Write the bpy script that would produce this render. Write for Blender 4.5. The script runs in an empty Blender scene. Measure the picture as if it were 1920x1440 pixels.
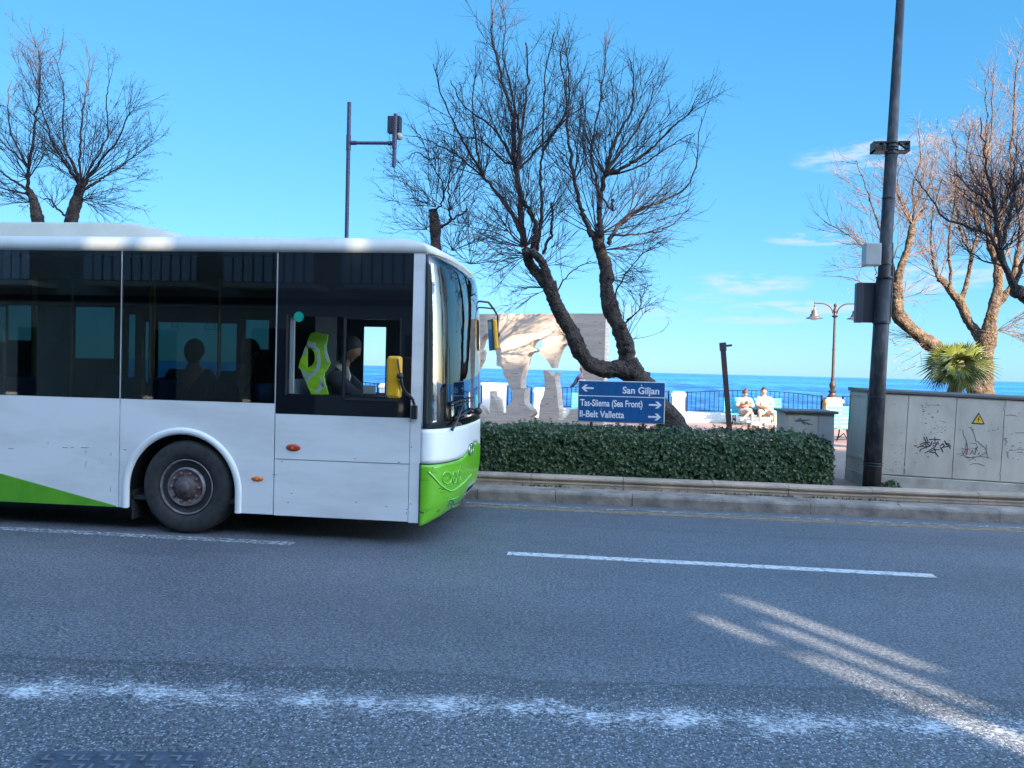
import bpy, bmesh, math, random
from mathutils import Vector, Matrix, noise
random.seed(7)
SC = bpy.context.scene
COL = SC.collection
rad = math.radians
# ------------------------------------------------------------------ camera
FPX = 1400.0; PSI = rad(6.4); PIT = math.atan(28/1400.0); ROLL = math.atan(0.0252); CH = 1.78
_cp, _sp = math.cos(PIT), math.sin(PIT)
FW = Vector((-math.sin(PSI)*_cp, math.cos(PSI)*_cp, -_sp))
_r0 = Vector((math.cos(PSI), math.sin(PSI), 0)); _u0 = _r0.cross(FW)
RT = _r0*math.cos(ROLL) + _u0*math.sin(ROLL)
UP = _u0*math.cos(ROLL) - _r0*math.sin(ROLL)
cam_d = bpy.data.cameras.new('camera'); cam = bpy.data.objects.new('camera', cam_d); COL.objects.link(cam)
cam_d.sensor_width = 36; cam_d.lens = FPX/1920*36; cam_d.clip_start = 0.05; cam_d.clip_end = 60000
cam.matrix_world = Matrix(((RT.x, UP.x, -FW.x, 0), (RT.y, UP.y, -FW.y, 0), (RT.z, UP.z, -FW.z, CH), (0, 0, 0, 1)))
SC.camera = cam
def ray(px, py): return FW + RT*((px-960)/FPX) - UP*((py-720)/FPX)
def at(px, py, Y):
    d = ray(px, py); return Vector((0, 0, CH)) + d*(Y/d.y)
def atz(px, py, Z=0.0):
    d = ray(px, py); return Vector((0, 0, CH)) + d*((Z-CH)/d.z)
# ------------------------------------------------------------------ light
SUN_EL = rad(25); SUN_AZ = rad(36)
SV = Vector((math.sin(SUN_AZ)*math.cos(SUN_EL), -math.cos(SUN_AZ)*math.cos(SUN_EL), math.sin(SUN_EL)))
sun_d = bpy.data.lights.new('sun', 'SUN'); sun_d.energy = 5.0; sun_d.angle = rad(0.53); sun_d.color = (1.0, 0.86, 0.68)
sun = bpy.data.objects.new('sun', sun_d); COL.objects.link(sun)
sun.rotation_euler = (-SV).to_track_quat('-Z', 'Y').to_euler(); sun.location = SV*60
W = bpy.data.worlds.new('World'); SC.world = W; W.use_nodes = True
nt = W.node_tree; nt.nodes.clear(); N = nt.nodes.new; L = nt.links.new
sky = N('ShaderNodeTexSky'); sky.sky_type = 'NISHITA'; sky.sun_disc = False
sky.sun_elevation = SUN_EL; sky.sun_rotation = rad(144); sky.air_density = 1.0; sky.dust_density = 0.25; sky.ozone_density = 3.0
bg = N('ShaderNodeBackground'); bg.inputs[1].default_value = 0.15
out = N('ShaderNodeOutputWorld')
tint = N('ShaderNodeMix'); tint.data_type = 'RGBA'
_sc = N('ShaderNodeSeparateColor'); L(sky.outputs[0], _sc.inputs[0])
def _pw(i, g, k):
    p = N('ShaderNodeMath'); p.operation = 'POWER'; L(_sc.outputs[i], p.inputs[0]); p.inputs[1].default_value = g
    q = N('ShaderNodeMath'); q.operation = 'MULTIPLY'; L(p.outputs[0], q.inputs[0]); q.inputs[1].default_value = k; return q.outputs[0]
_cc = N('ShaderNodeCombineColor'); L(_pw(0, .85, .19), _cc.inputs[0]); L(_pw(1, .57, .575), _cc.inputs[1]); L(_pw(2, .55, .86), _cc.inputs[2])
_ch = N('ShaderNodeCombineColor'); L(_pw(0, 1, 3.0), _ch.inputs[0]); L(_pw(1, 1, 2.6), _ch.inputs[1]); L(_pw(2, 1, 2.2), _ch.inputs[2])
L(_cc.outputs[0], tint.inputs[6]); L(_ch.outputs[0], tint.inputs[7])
# small thin clouds low over the sea: soft ellipses in direction space, broken up by stretched noise
tc = N('ShaderNodeTexCoord'); sep = N('ShaderNodeSeparateXYZ'); L(tc.outputs['Generated'], sep.inputs[0])
def wm(op, a, b=None, c=None):
    n = N('ShaderNodeMath'); n.operation = op
    for i, v in enumerate((a, b, c)):
        if v is None: continue
        if isinstance(v, (int, float)): n.inputs[i].default_value = v
        else: L(v, n.inputs[i])
    return n.outputs[0]
az = wm('ARCTAN2', sep.outputs[0], sep.outputs[1]); el = wm('ARCSINE', sep.outputs[2])
# added fill: sunward sky boosted far beyond a clear sky to lift the shade
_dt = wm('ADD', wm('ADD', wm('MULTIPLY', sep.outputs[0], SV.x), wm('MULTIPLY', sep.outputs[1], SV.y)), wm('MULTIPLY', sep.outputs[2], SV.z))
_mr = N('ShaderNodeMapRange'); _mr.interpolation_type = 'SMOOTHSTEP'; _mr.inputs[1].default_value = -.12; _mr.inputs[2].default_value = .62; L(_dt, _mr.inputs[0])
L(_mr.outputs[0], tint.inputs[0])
mapn = N('ShaderNodeCombineXYZ'); L(wm('MULTIPLY', az, 9.0), mapn.inputs[0]); L(wm('MULTIPLY', el, 42.0), mapn.inputs[1])
cn = N('ShaderNodeTexNoise'); cn.inputs['Scale'].default_value = 1.6; cn.inputs['Detail'].default_value = 7; cn.inputs['Roughness'].default_value = 0.62
L(mapn.outputs[0], cn.inputs[0])
tot = None
for (px, py, wx, wy, s) in ((1400, 532, .085, .018, .55), (1500, 577, .10, .010, .8), (1420, 600, .09, .007, .35), (1545, 446, .075, .010, .9), (1640, 290, .10, .022, .6), (1180, 590, .10, .014, .3), (1750, 520, .09, .02, .7), (1290, 560, .07, .01, .25)):
    d = ray(px, py).normalized(); a0 = math.atan2(d.x, d.y); e0 = math.asin(d.z)
    da = wm('MULTIPLY', wm('SUBTRACT', az, a0), 1/wx); de = wm('MULTIPLY', wm('SUBTRACT', el, e0), 1/wy)
    r = wm('SUBTRACT', 1.0, wm('ADD', wm('MULTIPLY', da, da), wm('MULTIPLY', de, de)))
    m = wm('MULTIPLY', wm('MAXIMUM', r, 0.0), s)
    tot = m if tot is None else wm('MAXIMUM', tot, m)
cm = wm('MULTIPLY', tot, wm('MULTIPLY', wm('MAXIMUM', wm('SUBTRACT', cn.outputs[0], 0.43), 0.0), 9.0)); cm = wm('MINIMUM', cm, 0.65)
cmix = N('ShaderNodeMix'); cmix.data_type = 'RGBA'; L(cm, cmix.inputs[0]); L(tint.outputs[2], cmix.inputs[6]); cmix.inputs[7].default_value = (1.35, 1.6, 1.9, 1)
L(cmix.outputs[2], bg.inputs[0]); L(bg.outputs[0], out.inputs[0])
SC.view_settings.view_transform = 'Standard'; SC.view_settings.look = 'None'; SC.view_settings.gamma = 1
SC.view_settings.exposure = 1.9
SC.render.engine = 'CYCLES'
SC.cycles.max_bounces = 8; SC.cycles.transparent_max_bounces = 24; SC.cycles.caustics_reflective = False; SC.cycles.caustics_refractive = False
# ------------------------------------------------------------------ materials
def mat(name, c1, c2=None, scale=5.0, rough=0.6, metal=0.0, bump=0.0, bscale=None, detail=5.0, stretch=(1, 1, 1), spec=0.5, coat=0.0, lo=0.35, hi=0.65, island=False, sub=0):
    m = bpy.data.materials.new(name); m.use_nodes = True; t = m.node_tree; b = t.nodes['Principled BSDF']
    b.inputs['Base Color'].default_value = (*c1, 1); b.inputs['Roughness'].default_value = rough; b.inputs['Metallic'].default_value = metal
    b.inputs['Specular IOR Level'].default_value = spec; b.inputs['Coat Weight'].default_value = coat
    tcn = t.nodes.new('ShaderNodeTexCoord'); mp = t.nodes.new('ShaderNodeMapping'); mp.inputs['Scale'].default_value = stretch
    t.links.new(tcn.outputs['Object'], mp.inputs[0])
    if c2 is not None:
        r = t.nodes.new('ShaderNodeValToRGB'); r.color_ramp.elements[0].color = (*c1, 1); r.color_ramp.elements[1].color = (*c2, 1)
        if island:
            g = t.nodes.new('ShaderNodeNewGeometry'); t.links.new(g.outputs['Random Per Island'], r.inputs[0])
        else:
            n = t.nodes.new('ShaderNodeTexNoise'); n.inputs['Scale'].default_value = scale; n.inputs['Detail'].default_value = detail; n.inputs['Roughness'].default_value = 0.6
            t.links.new(mp.outputs[0], n.inputs[0]); t.links.new(n.outputs[0], r.inputs[0])
            r.color_ramp.elements[0].position = lo; r.color_ramp.elements[1].position = hi
        t.links.new(r.outputs[0], b.inputs['Base Color'])
    if bump:
        n2 = t.nodes.new('ShaderNodeTexNoise'); n2.inputs['Scale'].default_value = bscale or scale*3; n2.inputs['Detail'].default_value = 6
        bp = t.nodes.new('ShaderNodeBump'); bp.inputs['Strength'].default_value = bump; bp.inputs['Distance'].default_value = 0.02
        t.links.new(mp.outputs[0], n2.inputs[0]); t.links.new(n2.outputs[0], bp.inputs['Height']); t.links.new(bp.outputs[0], b.inputs['Normal'])
    return m
def glass(name, tintc, refl=1.0, rough=0.02, add=0.0):
    """thin pane: tinted see-through plus a fresnel reflection"""
    m = bpy.data.materials.new(name); m.use_nodes = True; t = m.node_tree; t.nodes.clear()
    o = t.nodes.new('ShaderNodeOutputMaterial'); tr = t.nodes.new('ShaderNodeBsdfTransparent'); tr.inputs[0].default_value = (*tintc, 1)
    gl = t.nodes.new('ShaderNodeBsdfGlossy'); gl.inputs['Roughness'].default_value = rough
    fr = t.nodes.new('ShaderNodeFresnel'); fr.inputs[0].default_value = 1.5
    ml = t.nodes.new('ShaderNodeMath'); ml.operation = 'MULTIPLY_ADD'; ml.inputs[1].default_value = refl; ml.inputs[2].default_value = add
    mx = t.nodes.new('ShaderNodeMixShader')
    t.links.new(fr.outputs[0], ml.inputs[0]); t.links.new(ml.outputs[0], mx.inputs[0]); t.links.new(tr.outputs[0], mx.inputs[1]); t.links.new(gl.outputs[0], mx.inputs[2]); t.links.new(mx.outputs[0], o.inputs[0])
    return m
M = {}
M['white_paint'] = mat('white_paint', (.82, .805, .78), (.73, .72, .70), scale=1.3, rough=.28, coat=.3, detail=8, lo=.45, hi=.8)
M['dirty_white'] = mat('dirty_white', (.82, .80, .78), (.62, .585, .55), scale=3.0, rough=.35, detail=9, lo=.45, hi=.85, stretch=(.3, 1, 1.2))
M['roof_cream'] = mat('roof_cream', (.66, .63, .58), (.52, .49, .44), scale=1.6, rough=.5, detail=8, lo=.45, hi=.8)
M['green_paint'] = mat('green_paint', (.13, .42, .012), (.09, .33, .012), scale=2.5, rough=.25, coat=.4)
M['green_scuff'] = mat('green_scuff', (.14, .44, .012), (.06, .17, .02), scale=7, rough=.3, coat=.3, detail=9, stretch=(.6, .6, 3), lo=.55, hi=.8)
M['green_hi'] = mat('green_hi', (.22, .60, .08), rough=.25, coat=.4)
M['black_paint'] = mat('black_paint', (.012, .013, .016), rough=.25)
M['black_rubber'] = mat('black_rubber', (.022, .022, .024), (.04, .038, .036), scale=14, rough=.75, bump=.2)
M['black_plastic'] = mat('black_plastic', (.015, .015, .017), rough=.45)
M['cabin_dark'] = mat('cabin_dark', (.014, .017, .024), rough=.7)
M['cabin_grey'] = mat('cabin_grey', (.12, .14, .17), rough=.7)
M['seat_blue'] = mat('seat_blue', (.02, .06, .14), (.04, .10, .2), scale=30, rough=.9)
M['yellow_rail'] = mat('yellow_rail', (.22, .18, .02), rough=.4)
M['yellow_plastic'] = mat('yellow_plastic', (.72, .36, .012), (.6, .29, .012), scale=6, rough=.35, detail=8, lo=.5, hi=.8)
M['tinted'] = glass('tinted', (.60, .64, .66), 1.0, add=0.01)
M['teal_glass'] = glass('teal_glass', (.16, .31, .33), .3)
M['clear_glass'] = glass('clear_glass', (.93, .95, .95), .22)
M['screen_glass'] = glass('screen_glass', (.88, .94, .95), 1.2, add=.10)
M['black_glass'] = mat('black_glass', (.010, .012, .016), rough=.03)
M['mirror_glass'] = mat('mirror_glass', (.8, .8, .8), rough=.03, metal=1)
M['chrome'] = mat('chrome', (.6, .6, .62), rough=.25, metal=1)
M['wheel_steel'] = mat('wheel_steel', (.30, .27, .265), (.15, .12, .12), scale=12, rough=.55, metal=.3)
M['wheel_dark'] = mat('wheel_dark', (.06, .05, .05), (.12, .085, .08), scale=18, rough=.6)
M['wheel_nut'] = mat('wheel_nut', (.19, .07, .065), rough=.6)
M['orange_lens'] = mat('orange_lens', (.75, .14, .01), rough=.2, coat=.5)
M['red_lens'] = mat('red_lens', (.45, .055, .01), rough=.2, coat=.5)
M['seam'] = mat('seam', (.02, .02, .022), rough=.8)
M['cream_metal'] = mat('cream_metal', (.62, .58, .48), (.55, .5, .4), scale=3, rough=.4)
M['dash_blue'] = mat('dash_blue', (.16, .22, .30), rough=.5)
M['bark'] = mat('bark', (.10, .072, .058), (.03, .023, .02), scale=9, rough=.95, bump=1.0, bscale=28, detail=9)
M['bark_sunlit'] = mat('bark_sunlit', (.20, .135, .085), (.035, .022, .016), scale=13, rough=.95, bump=1.0, bscale=28, detail=9)  # sunlit copy of bark: the sun is put into its paler colour
for _b in ('bark', 'bark_sunlit'):
    for _n in M[_b].node_tree.nodes:
        if _n.type == 'BUMP': _n.inputs['Distance'].default_value = .07
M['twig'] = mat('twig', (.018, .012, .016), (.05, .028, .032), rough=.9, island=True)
M['twig_sunlit'] = mat('twig_sunlit', (.11, .065, .045), (.23, .145, .10), rough=.9, island=True)  # paler copy of twig for the tree in sun, light in the colour
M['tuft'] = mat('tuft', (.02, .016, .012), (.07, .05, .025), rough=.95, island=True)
M['tuft_sunlit'] = mat('tuft_sunlit', (.22, .15, .08), (.36, .25, .13), rough=.95, island=True)  # tuft colour lightened as if in sun
M['leaf'] = mat('leaf', (.008, .024, .010), (.08, .14, .042), rough=.38, island=True)
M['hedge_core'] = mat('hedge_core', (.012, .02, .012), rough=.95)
M['stone_sea'] = mat('stone_sea', (.72, .68, .60), (.60, .55, .47), scale=2.0, rough=.85, bump=.2)
M['stone_white'] = mat('stone_white', (.70, .69, .66), (.60, .58, .54), scale=1.8, rough=.8, bump=.1)
M['rust_stone'] = mat('rust_stone', (.74, .68, .55), (.60, .30, .08), scale=2.6, rough=.85, detail=7, lo=.42, hi=.6)
M['kerb'] = mat('kerb', (.36, .30, .25), (.16, .135, .115), scale=3.2, rough=.9, bump=.5, bscale=30, detail=10)
M['coping'] = mat('coping', (.52, .39, .29), (.30, .235, .18), scale=2.4, rough=.9, bump=.4, bscale=26, detail=10)
M['dark_iron'] = mat('dark_iron', (.005, .012, .03), rough=.8, spec=.2)
M['lamp_iron'] = mat('lamp_iron', (.03, .022, .02), (.06, .03, .02), scale=4, rough=.5, metal=.2)
M['lamp_shade'] = mat('lamp_shade', (.12, .11, .10), rough=.4, metal=.3)
M['lamp_bowl'] = mat('lamp_bowl', (.75, .74, .70), rough=.3)
M['turquoise'] = mat('turquoise', (.08, .52, .58), (.07, .44, .52), scale=8, rough=.5)
M['pole'] = mat('pole', (.018, .019, .023), (.11, .105, .105), scale=7, rough=.55, metal=.2, detail=10, stretch=(1.5, 1.5, .5), lo=.48, hi=.8)
M['purple_pole'] = mat('purple_pole', (.055, .045, .085), rough=.45)
M['rust_post'] = mat('rust_post', (.03, .024, .04), (.09, .04, .035), scale=5, rough=.55)
M['grey_box'] = mat('grey_box', (.42, .43, .42), (.36, .36, .35), scale=4, rough=.5)
M['dark_board'] = mat('dark_board', (.028, .034, .048), rough=.5)
M['cabinet'] = mat('cabinet', (.53, .475, .39), (.33, .29, .24), scale=2.2, rough=.6, detail=10, stretch=(1.2, 1.2, .7), lo=.4, hi=.8, bump=.1)
M['cabinet_lid'] = mat('cabinet_lid', (.12, .12, .12), (.08, .08, .08), scale=3, rough=.6)
M['concrete'] = mat('concrete', (.44, .42, .36), (.30, .28, .24), scale=4, rough=.9, bump=.3)
M['ink'] = mat('ink', (.018, .018, .022), rough=.6)
M['ink_grey'] = mat('ink_grey', (.12, .12, .13), rough=.7)
M['ink_red'] = mat('ink_red', (.22, .09, .10), rough=.7)
M['warn_yellow'] = mat('warn_yellow', (.75, .42, .03), rough=.4)
M['sign_blue'] = mat('sign_blue', (.005, .07, .215), (.009, .095, .26), scale=6, rough=.35, stretch=(2, 1, .5))
M['sign_white'] = mat('sign_white', (.72, .70, .74), rough=.4)
M['sign_edge'] = mat('sign_edge', (.55, .50, .45), rough=.5)
M['skin'] = mat('skin', (.42, .22, .14), rough=.6)
M['skin_dark'] = mat('skin_dark', (.26, .12, .07), rough=.6)
M['hair'] = mat('hair', (.012, .008, .007), (.03, .018, .012), scale=40, rough=.7)
M['hair_brown'] = mat('hair_brown', (.10, .05, .035), (.05, .025, .02), scale=40, rough=.7)
M['cloth_white'] = mat('cloth_white', (.62, .58, .55), (.48, .45, .42), scale=9, rough=.9)
M['cloth_cream'] = mat('cloth_cream', (.50, .43, .35), rough=.9)
M['cloth_pink'] = mat('cloth_pink', (.60, .46, .40), (.48, .36, .32), scale=9, rough=.9)
M['suit'] = mat('suit', (.02, .022, .03), (.03, .032, .042), scale=9, rough=.9)
M['jacket'] = mat('jacket', (.06, .06, .12), rough=.9)
M['hivis'] = mat('hivis', (.42, .75, .02), (.32, .62, .02), scale=7, rough=.7, bump=.4, bscale=9)
M['reflective'] = mat('reflective', (.55, .58, .58), rough=.4)
M['sticker_green'] = mat('sticker_green', (.0, .30, .20), rough=.5)
M['facade'] = mat('facade', (.50, .45, .37), (.40, .35, .28), scale=1.5, rough=.9)
M['balcony_board'] = mat('balcony_board', (.55, .56, .58), rough=.6)
M['dark_hole'] = mat('dark_hole', (.01, .01, .012), rough=.8)
M['palm_leaf'] = mat('palm_leaf', (.03, .06, .02), (.20, .22, .035), rough=.45, island=True)
M['palm_fibre'] = mat('palm_fibre', (.12, .085, .05), (.22, .15, .08), rough=.95, island=True)
M['manhole'] = mat('manhole', (.11, .13, .17), (.05, .06, .08), scale=14, rough=.5, metal=.3, bump=.2)
M['manhole_edge'] = mat('manhole_edge', (.19, .21, .25), (.12, .135, .16), scale=9, rough=.5, metal=.3)
M['bag'] = mat('bag', (.78, .78, .78), (.6, .6, .6), scale=9, rough=.5, bump=.6, bscale=14)
# --- asphalt: aggregate speckle, worn lanes, a patched strip and coarse near edge
def asphalt():
    m = bpy.data.materials.new('asphalt'); m.use_nodes = True; t = m.node_tree; b = t.nodes['Principled BSDF']; nn = t.nodes.new; ll = t.links.new
    tcn = nn('ShaderNodeTexCoord'); sp = nn('ShaderNodeSeparateXYZ'); ll(tcn.outputs['Object'], sp.inputs[0])
    def mth(op, a, b_=None, c=None, clamp=False):
        n = nn('ShaderNodeMath'); n.operation = op; n.use_clamp = clamp
        for i, v in enumerate((a, b_, c)):
            if v is None: continue
            if isinstance(v, (int, float)): n.inputs[i].default_value = v
            else: ll(v, n.inputs[i])
        return n.outputs[0]
    def noi(s, d, stretch=(1, 1, 1), rough=.6):
        mp = nn('ShaderNodeMapping'); mp.inputs['Scale'].default_value = stretch; ll(tcn.outputs['Object'], mp.inputs[0])
        n = nn('ShaderNodeTexNoise'); n.inputs['Scale'].default_value = s; n.inputs['Detail'].default_value = d; n.inputs['Roughness'].default_value = rough; ll(mp.outputs[0], n.inputs[0]); return n.outputs[0]
    big = noi(.55, 6, (.35, 1, 1)); mid = noi(5, 6); fine = noi(42, 5, rough=.85); fine2 = noi(110, 2, rough=.8)
    vo = nn('ShaderNodeTexVoronoi'); vo.inputs['Scale'].default_value = 75; ll(tcn.outputs['Object'], vo.inputs[0])
    vh = nn('ShaderNodeSeparateColor'); ll(vo.outputs['Color'], vh.inputs[0])
    stone = mth('MULTIPLY', mth('GREATER_THAN', vh.outputs[0], .74), mth('LESS_THAN', vo.outputs['Distance'], .42))
    # masks along the street (object Y = distance from the kerb side of the camera)
    wob = mth('MULTIPLY', mth('SUBTRACT', noi(1.1, 5, (1, 1, 1)), .5), .32)
    yy = mth('ADD', sp.outputs[1], mth('MULTIPLY', sp.outputs[0], -.075)); yy = mth('ADD', yy, wob)
    near = mth('SUBTRACT', 1.0, mth('MULTIPLY', mth('SUBTRACT', yy, 4.22), 9.0, clamp=True))     # worn coarse edge strip
    strip = mth('MULTIPLY', mth('MULTIPLY', mth('SUBTRACT', yy, 3.99), 14.0, clamp=True), near)  # smooth dark repair strip
    crack = mth('MULTIPLY', mth('ABSOLUTE', mth('SUBTRACT', yy, 4.27)), 26.0, clamp=True)
    bright = mth('ADD', mth('MULTIPLY', mth('SUBTRACT', yy, 4.2), .8, clamp=True), 0)
    v = mth('MULTIPLY_ADD', mth('SUBTRACT', fine, .5), .90, .112)
    v = mth('ADD', v, mth('MULTIPLY', mth('SUBTRACT', fine2, .5), .5))
    v = mth('ADD', v, mth('MULTIPLY', mth('SUBTRACT', big, .5), .11)); v = mth('ADD', v, mth('MULTIPLY', mth('SUBTRACT', mid, .5), .07))
    v = mth('ADD', v, mth('MULTIPLY', stone, mth('MULTIPLY_ADD', near, .17, .12)))
    v = mth('MULTIPLY', v, mth('SUBTRACT', 1.0, mth('MULTIPLY', strip, .24)))
    v = mth('MULTIPLY', v, mth('MULTIPLY_ADD', crack, .35, .65))
    wob2 = mth('MULTIPLY', mth('SUBTRACT', noi(.9, 6, (1, .2, 1)), .5), .22)
    joint = mth('MULTIPLY', mth('ABSOLUTE', mth('SUBTRACT', mth('ADD', sp.outputs[1], wob2), 8.55)), 30.0, clamp=True); v = mth('MULTIPLY', v, mth('MULTIPLY_ADD', joint, .28, .72))
    vs2 = nn('ShaderNodeTexVoronoi'); vs2.inputs['Scale'].default_value = 1.3; ll(tcn.outputs['Object'], vs2.inputs[0]); spot = mth('MULTIPLY', mth('SUBTRACT', vs2.outputs['Distance'], .025), 60.0, clamp=True); v = mth('MULTIPLY', v, mth('MULTIPLY_ADD', spot, .45, .55))
    fill = mth('MULTIPLY', mth('SUBTRACT', noi(.8, 3, (.5, 1, 1)), .60), 9.0, clamp=True); v = mth('MULTIPLY', v, mth('SUBTRACT', 1.0, mth('MULTIPLY', mth('MULTIPLY', fill, near), .25)))
    # tyre polished lanes a little darker
    lane = mth('MULTIPLY', mth('SINE', mth('MULTIPLY', sp.outputs[1], 3.4)), .06); v = mth('MULTIPLY', v, mth('ADD', 1.0, lane))
    v = mth('MAXIMUM', v, .012)
    cc = nn('ShaderNodeCombineColor'); ll(mth('MULTIPLY', v, .92), cc.inputs[0]); ll(mth('MULTIPLY', v, .99), cc.inputs[1]); ll(mth('MULTIPLY', v, 1.12), cc.inputs[2]); ll(cc.outputs[0], b.inputs['Base Color'])
    b.inputs['Roughness'].default_value = .52; b.inputs['Specular IOR Level'].default_value = .6
    bp = nn('ShaderNodeBump'); bp.inputs['Strength'].default_value = .75; bp.inputs['Distance'].default_value = .006
    ll(mth('ADD', fine, mth('MULTIPLY', stone, .6)), bp.inputs['Height']); ll(bp.outputs[0], b.inputs['Normal'])
    return m
M['asphalt'] = asphalt()
def worn_paint(name, col, thresh, scale=24, soft=.08, spread=0, edge=None):
    m = bpy.data.materials.new(name); m.use_nodes = True; t = m.node_tree; b = t.nodes['Principled BSDF']; nn = t.nodes.new; ll = t.links.new
    b.inputs['Base Color'].default_value = (*col, 1); b.inputs['Roughness'].default_value = .7
    tcn = nn('ShaderNodeTexCoord'); mp = nn('ShaderNodeMapping'); mp.inputs['Scale'].default_value = (.6, 1, 1); ll(tcn.outputs['Object'], mp.inputs[0])
    n = nn('ShaderNodeTexNoise'); n.inputs['Scale'].default_value = scale; n.inputs['Detail'].default_value = 8; n.inputs['Roughness'].default_value = .75; ll(mp.outputs[0], n.inputs[0])
    n2 = nn('ShaderNodeTexNoise'); n2.inputs['Scale'].default_value = 3.2; n2.inputs['Detail'].default_value = 6; n2.inputs['Roughness'].default_value = .7; ll(tcn.outputs['Object'], n2.inputs[0])
    ad = nn('ShaderNodeMath'); ad.operation = 'MULTIPLY_ADD'; ad.inputs[1].default_value = spread; ll(n2.outputs[0], ad.inputs[0]); ll(n.outputs[0], ad.inputs[2])
    src = ad.outputs[0]
    if edge:   # fade the paint towards the edges of its own strip (Generated y runs 0..1 across it)
        s = nn('ShaderNodeSeparateXYZ'); ll(tcn.outputs['Generated'], s.inputs[0])
        pp = nn('ShaderNodeMath'); pp.operation = 'PINGPONG'; pp.inputs[1].default_value = .5; ll(s.outputs[1], pp.inputs[0])
        mm = nn('ShaderNodeMath'); mm.operation = 'MULTIPLY_ADD'; mm.inputs[1].default_value = edge; ll(pp.outputs[0], mm.inputs[0]); ll(src, mm.inputs[2]); src = mm.outputs[0]
    hf = nn('ShaderNodeMath'); hf.operation = 'MULTIPLY'; hf.inputs[1].default_value = .5; ll(src, hf.inputs[0])
    r = nn('ShaderNodeValToRGB'); r.color_ramp.elements[0].position = thresh*.5; r.color_ramp.elements[1].position = (thresh+soft)*.5; ll(hf.outputs[0], r.inputs[0])
    tr = nn('ShaderNodeBsdfTransparent'); mx = nn('ShaderNodeMixShader'); o = t.nodes['Material Output']
    ll(r.outputs[0], mx.inputs[0]); ll(tr.outputs[0], mx.inputs[1]); ll(b.outputs[0], mx.inputs[2]); ll(mx.outputs[0], o.inputs[0])
    return m
M['line_white'] = worn_paint('line_white', (.55, .56, .56), .38, 30, .1)
M['line_worn'] = worn_paint('line_worn', (.60, .62, .64), 1.03, 60, .22, .80, edge=.45)
M['line_faint'] = worn_paint('line_faint', (.55, .56, .56), .45, 30, .14)
M['line_yellow'] = worn_paint('line_yellow', (.34, .25, .15), .30, 14, .35)
M['line_grey'] = worn_paint('line_grey', (.42, .42, .41), .46, 14, .14)
def paving():
    m = bpy.data.materials.new('paving'); m.use_nodes = True; t = m.node_tree; b = t.nodes['Principled BSDF']; nn = t.nodes.new; ll = t.links.new
    tcn = nn('ShaderNodeTexCoord'); br = nn('ShaderNodeTexBrick'); br.inputs['Scale'].default_value = 1.0; br.inputs['Brick Width'].default_value = .6; br.inputs['Row Height'].default_value = .3
    br.inputs['Mortar Size'].default_value = .008; br.inputs['Color1'].default_value = (.42, .24, .19, 1); br.inputs['Color2'].default_value = (.36, .22, .18, 1); br.inputs['Mortar'].default_value = (.2, .16, .14, 1)
    ll(tcn.outputs['Object'], br.inputs[0]); n = nn('ShaderNodeTexNoise'); n.inputs['Scale'].default_value = 2.2; n.inputs['Detail'].default_value = 8
    ll(tcn.outputs['Object'], n.inputs[0]); mx = nn('ShaderNodeMix'); mx.data_type = 'RGBA'; mx.blend_type = 'MULTIPLY'; mx.inputs[0].default_value = .35
    ll(br.outputs[0], mx.inputs[6]); ll(n.outputs[0], mx.inputs[7]); ll(mx.outputs[2], b.inputs['Base Color']); b.inputs['Roughness'].default_value = .7
    return m
M['paving'] = paving()
def travertine():
    m = bpy.data.materials.new('travertine'); m.use_nodes = True; t = m.node_tree; b = t.nodes['Principled BSDF']; nn = t.nodes.new; ll = t.links.new
    tcn = nn('ShaderNodeTexCoord')
    def noi(sc, st, d=6):
        mp = nn('ShaderNodeMapping'); mp.inputs['Scale'].default_value = st; ll(tcn.outputs['Object'], mp.inputs[0]); n = nn('ShaderNodeTexNoise'); n.inputs['Scale'].default_value = sc; n.inputs['Detail'].default_value = d; n.inputs['Roughness'].default_value = .65; ll(mp.outputs[0], n.inputs[0]); return n.outputs[0]
    r = nn('ShaderNodeValToRGB'); e = r.color_ramp.elements; e[0].position = .3; e[0].color = (.64, .49, .39, 1); e[1].position = .62; e[1].color = (.82, .67, .54, 1); ll(noi(3.0, (.5, .5, 5)), r.inputs[0])
    r2 = nn('ShaderNodeValToRGB'); e = r2.color_ramp.elements; e[0].position = .58; e[0].color = (0, 0, 0, 1); e[1].position = .66; e[1].color = (1, 1, 1, 1); ll(noi(13.0, (.4, .4, 3.2), 5), r2.inputs[0])
    mx = nn('ShaderNodeMix'); mx.data_type = 'RGBA'; ll(r2.outputs[0], mx.inputs[0]); ll(r.outputs[0], mx.inputs[6]); mx.inputs[7].default_value = (.40, .29, .22, 1); ll(mx.outputs[2], b.inputs['Base Color'])
    b.inputs['Roughness'].default_value = .75
    bp = nn('ShaderNodeBump'); bp.invert = True; bp.inputs['Strength'].default_value = .25; bp.inputs['Distance'].default_value = .006; ll(r2.outputs[0], bp.inputs['Height']); ll(bp.outputs[0], b.inputs['Normal'])
    return m
M['travertine'] = travertine()
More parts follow.
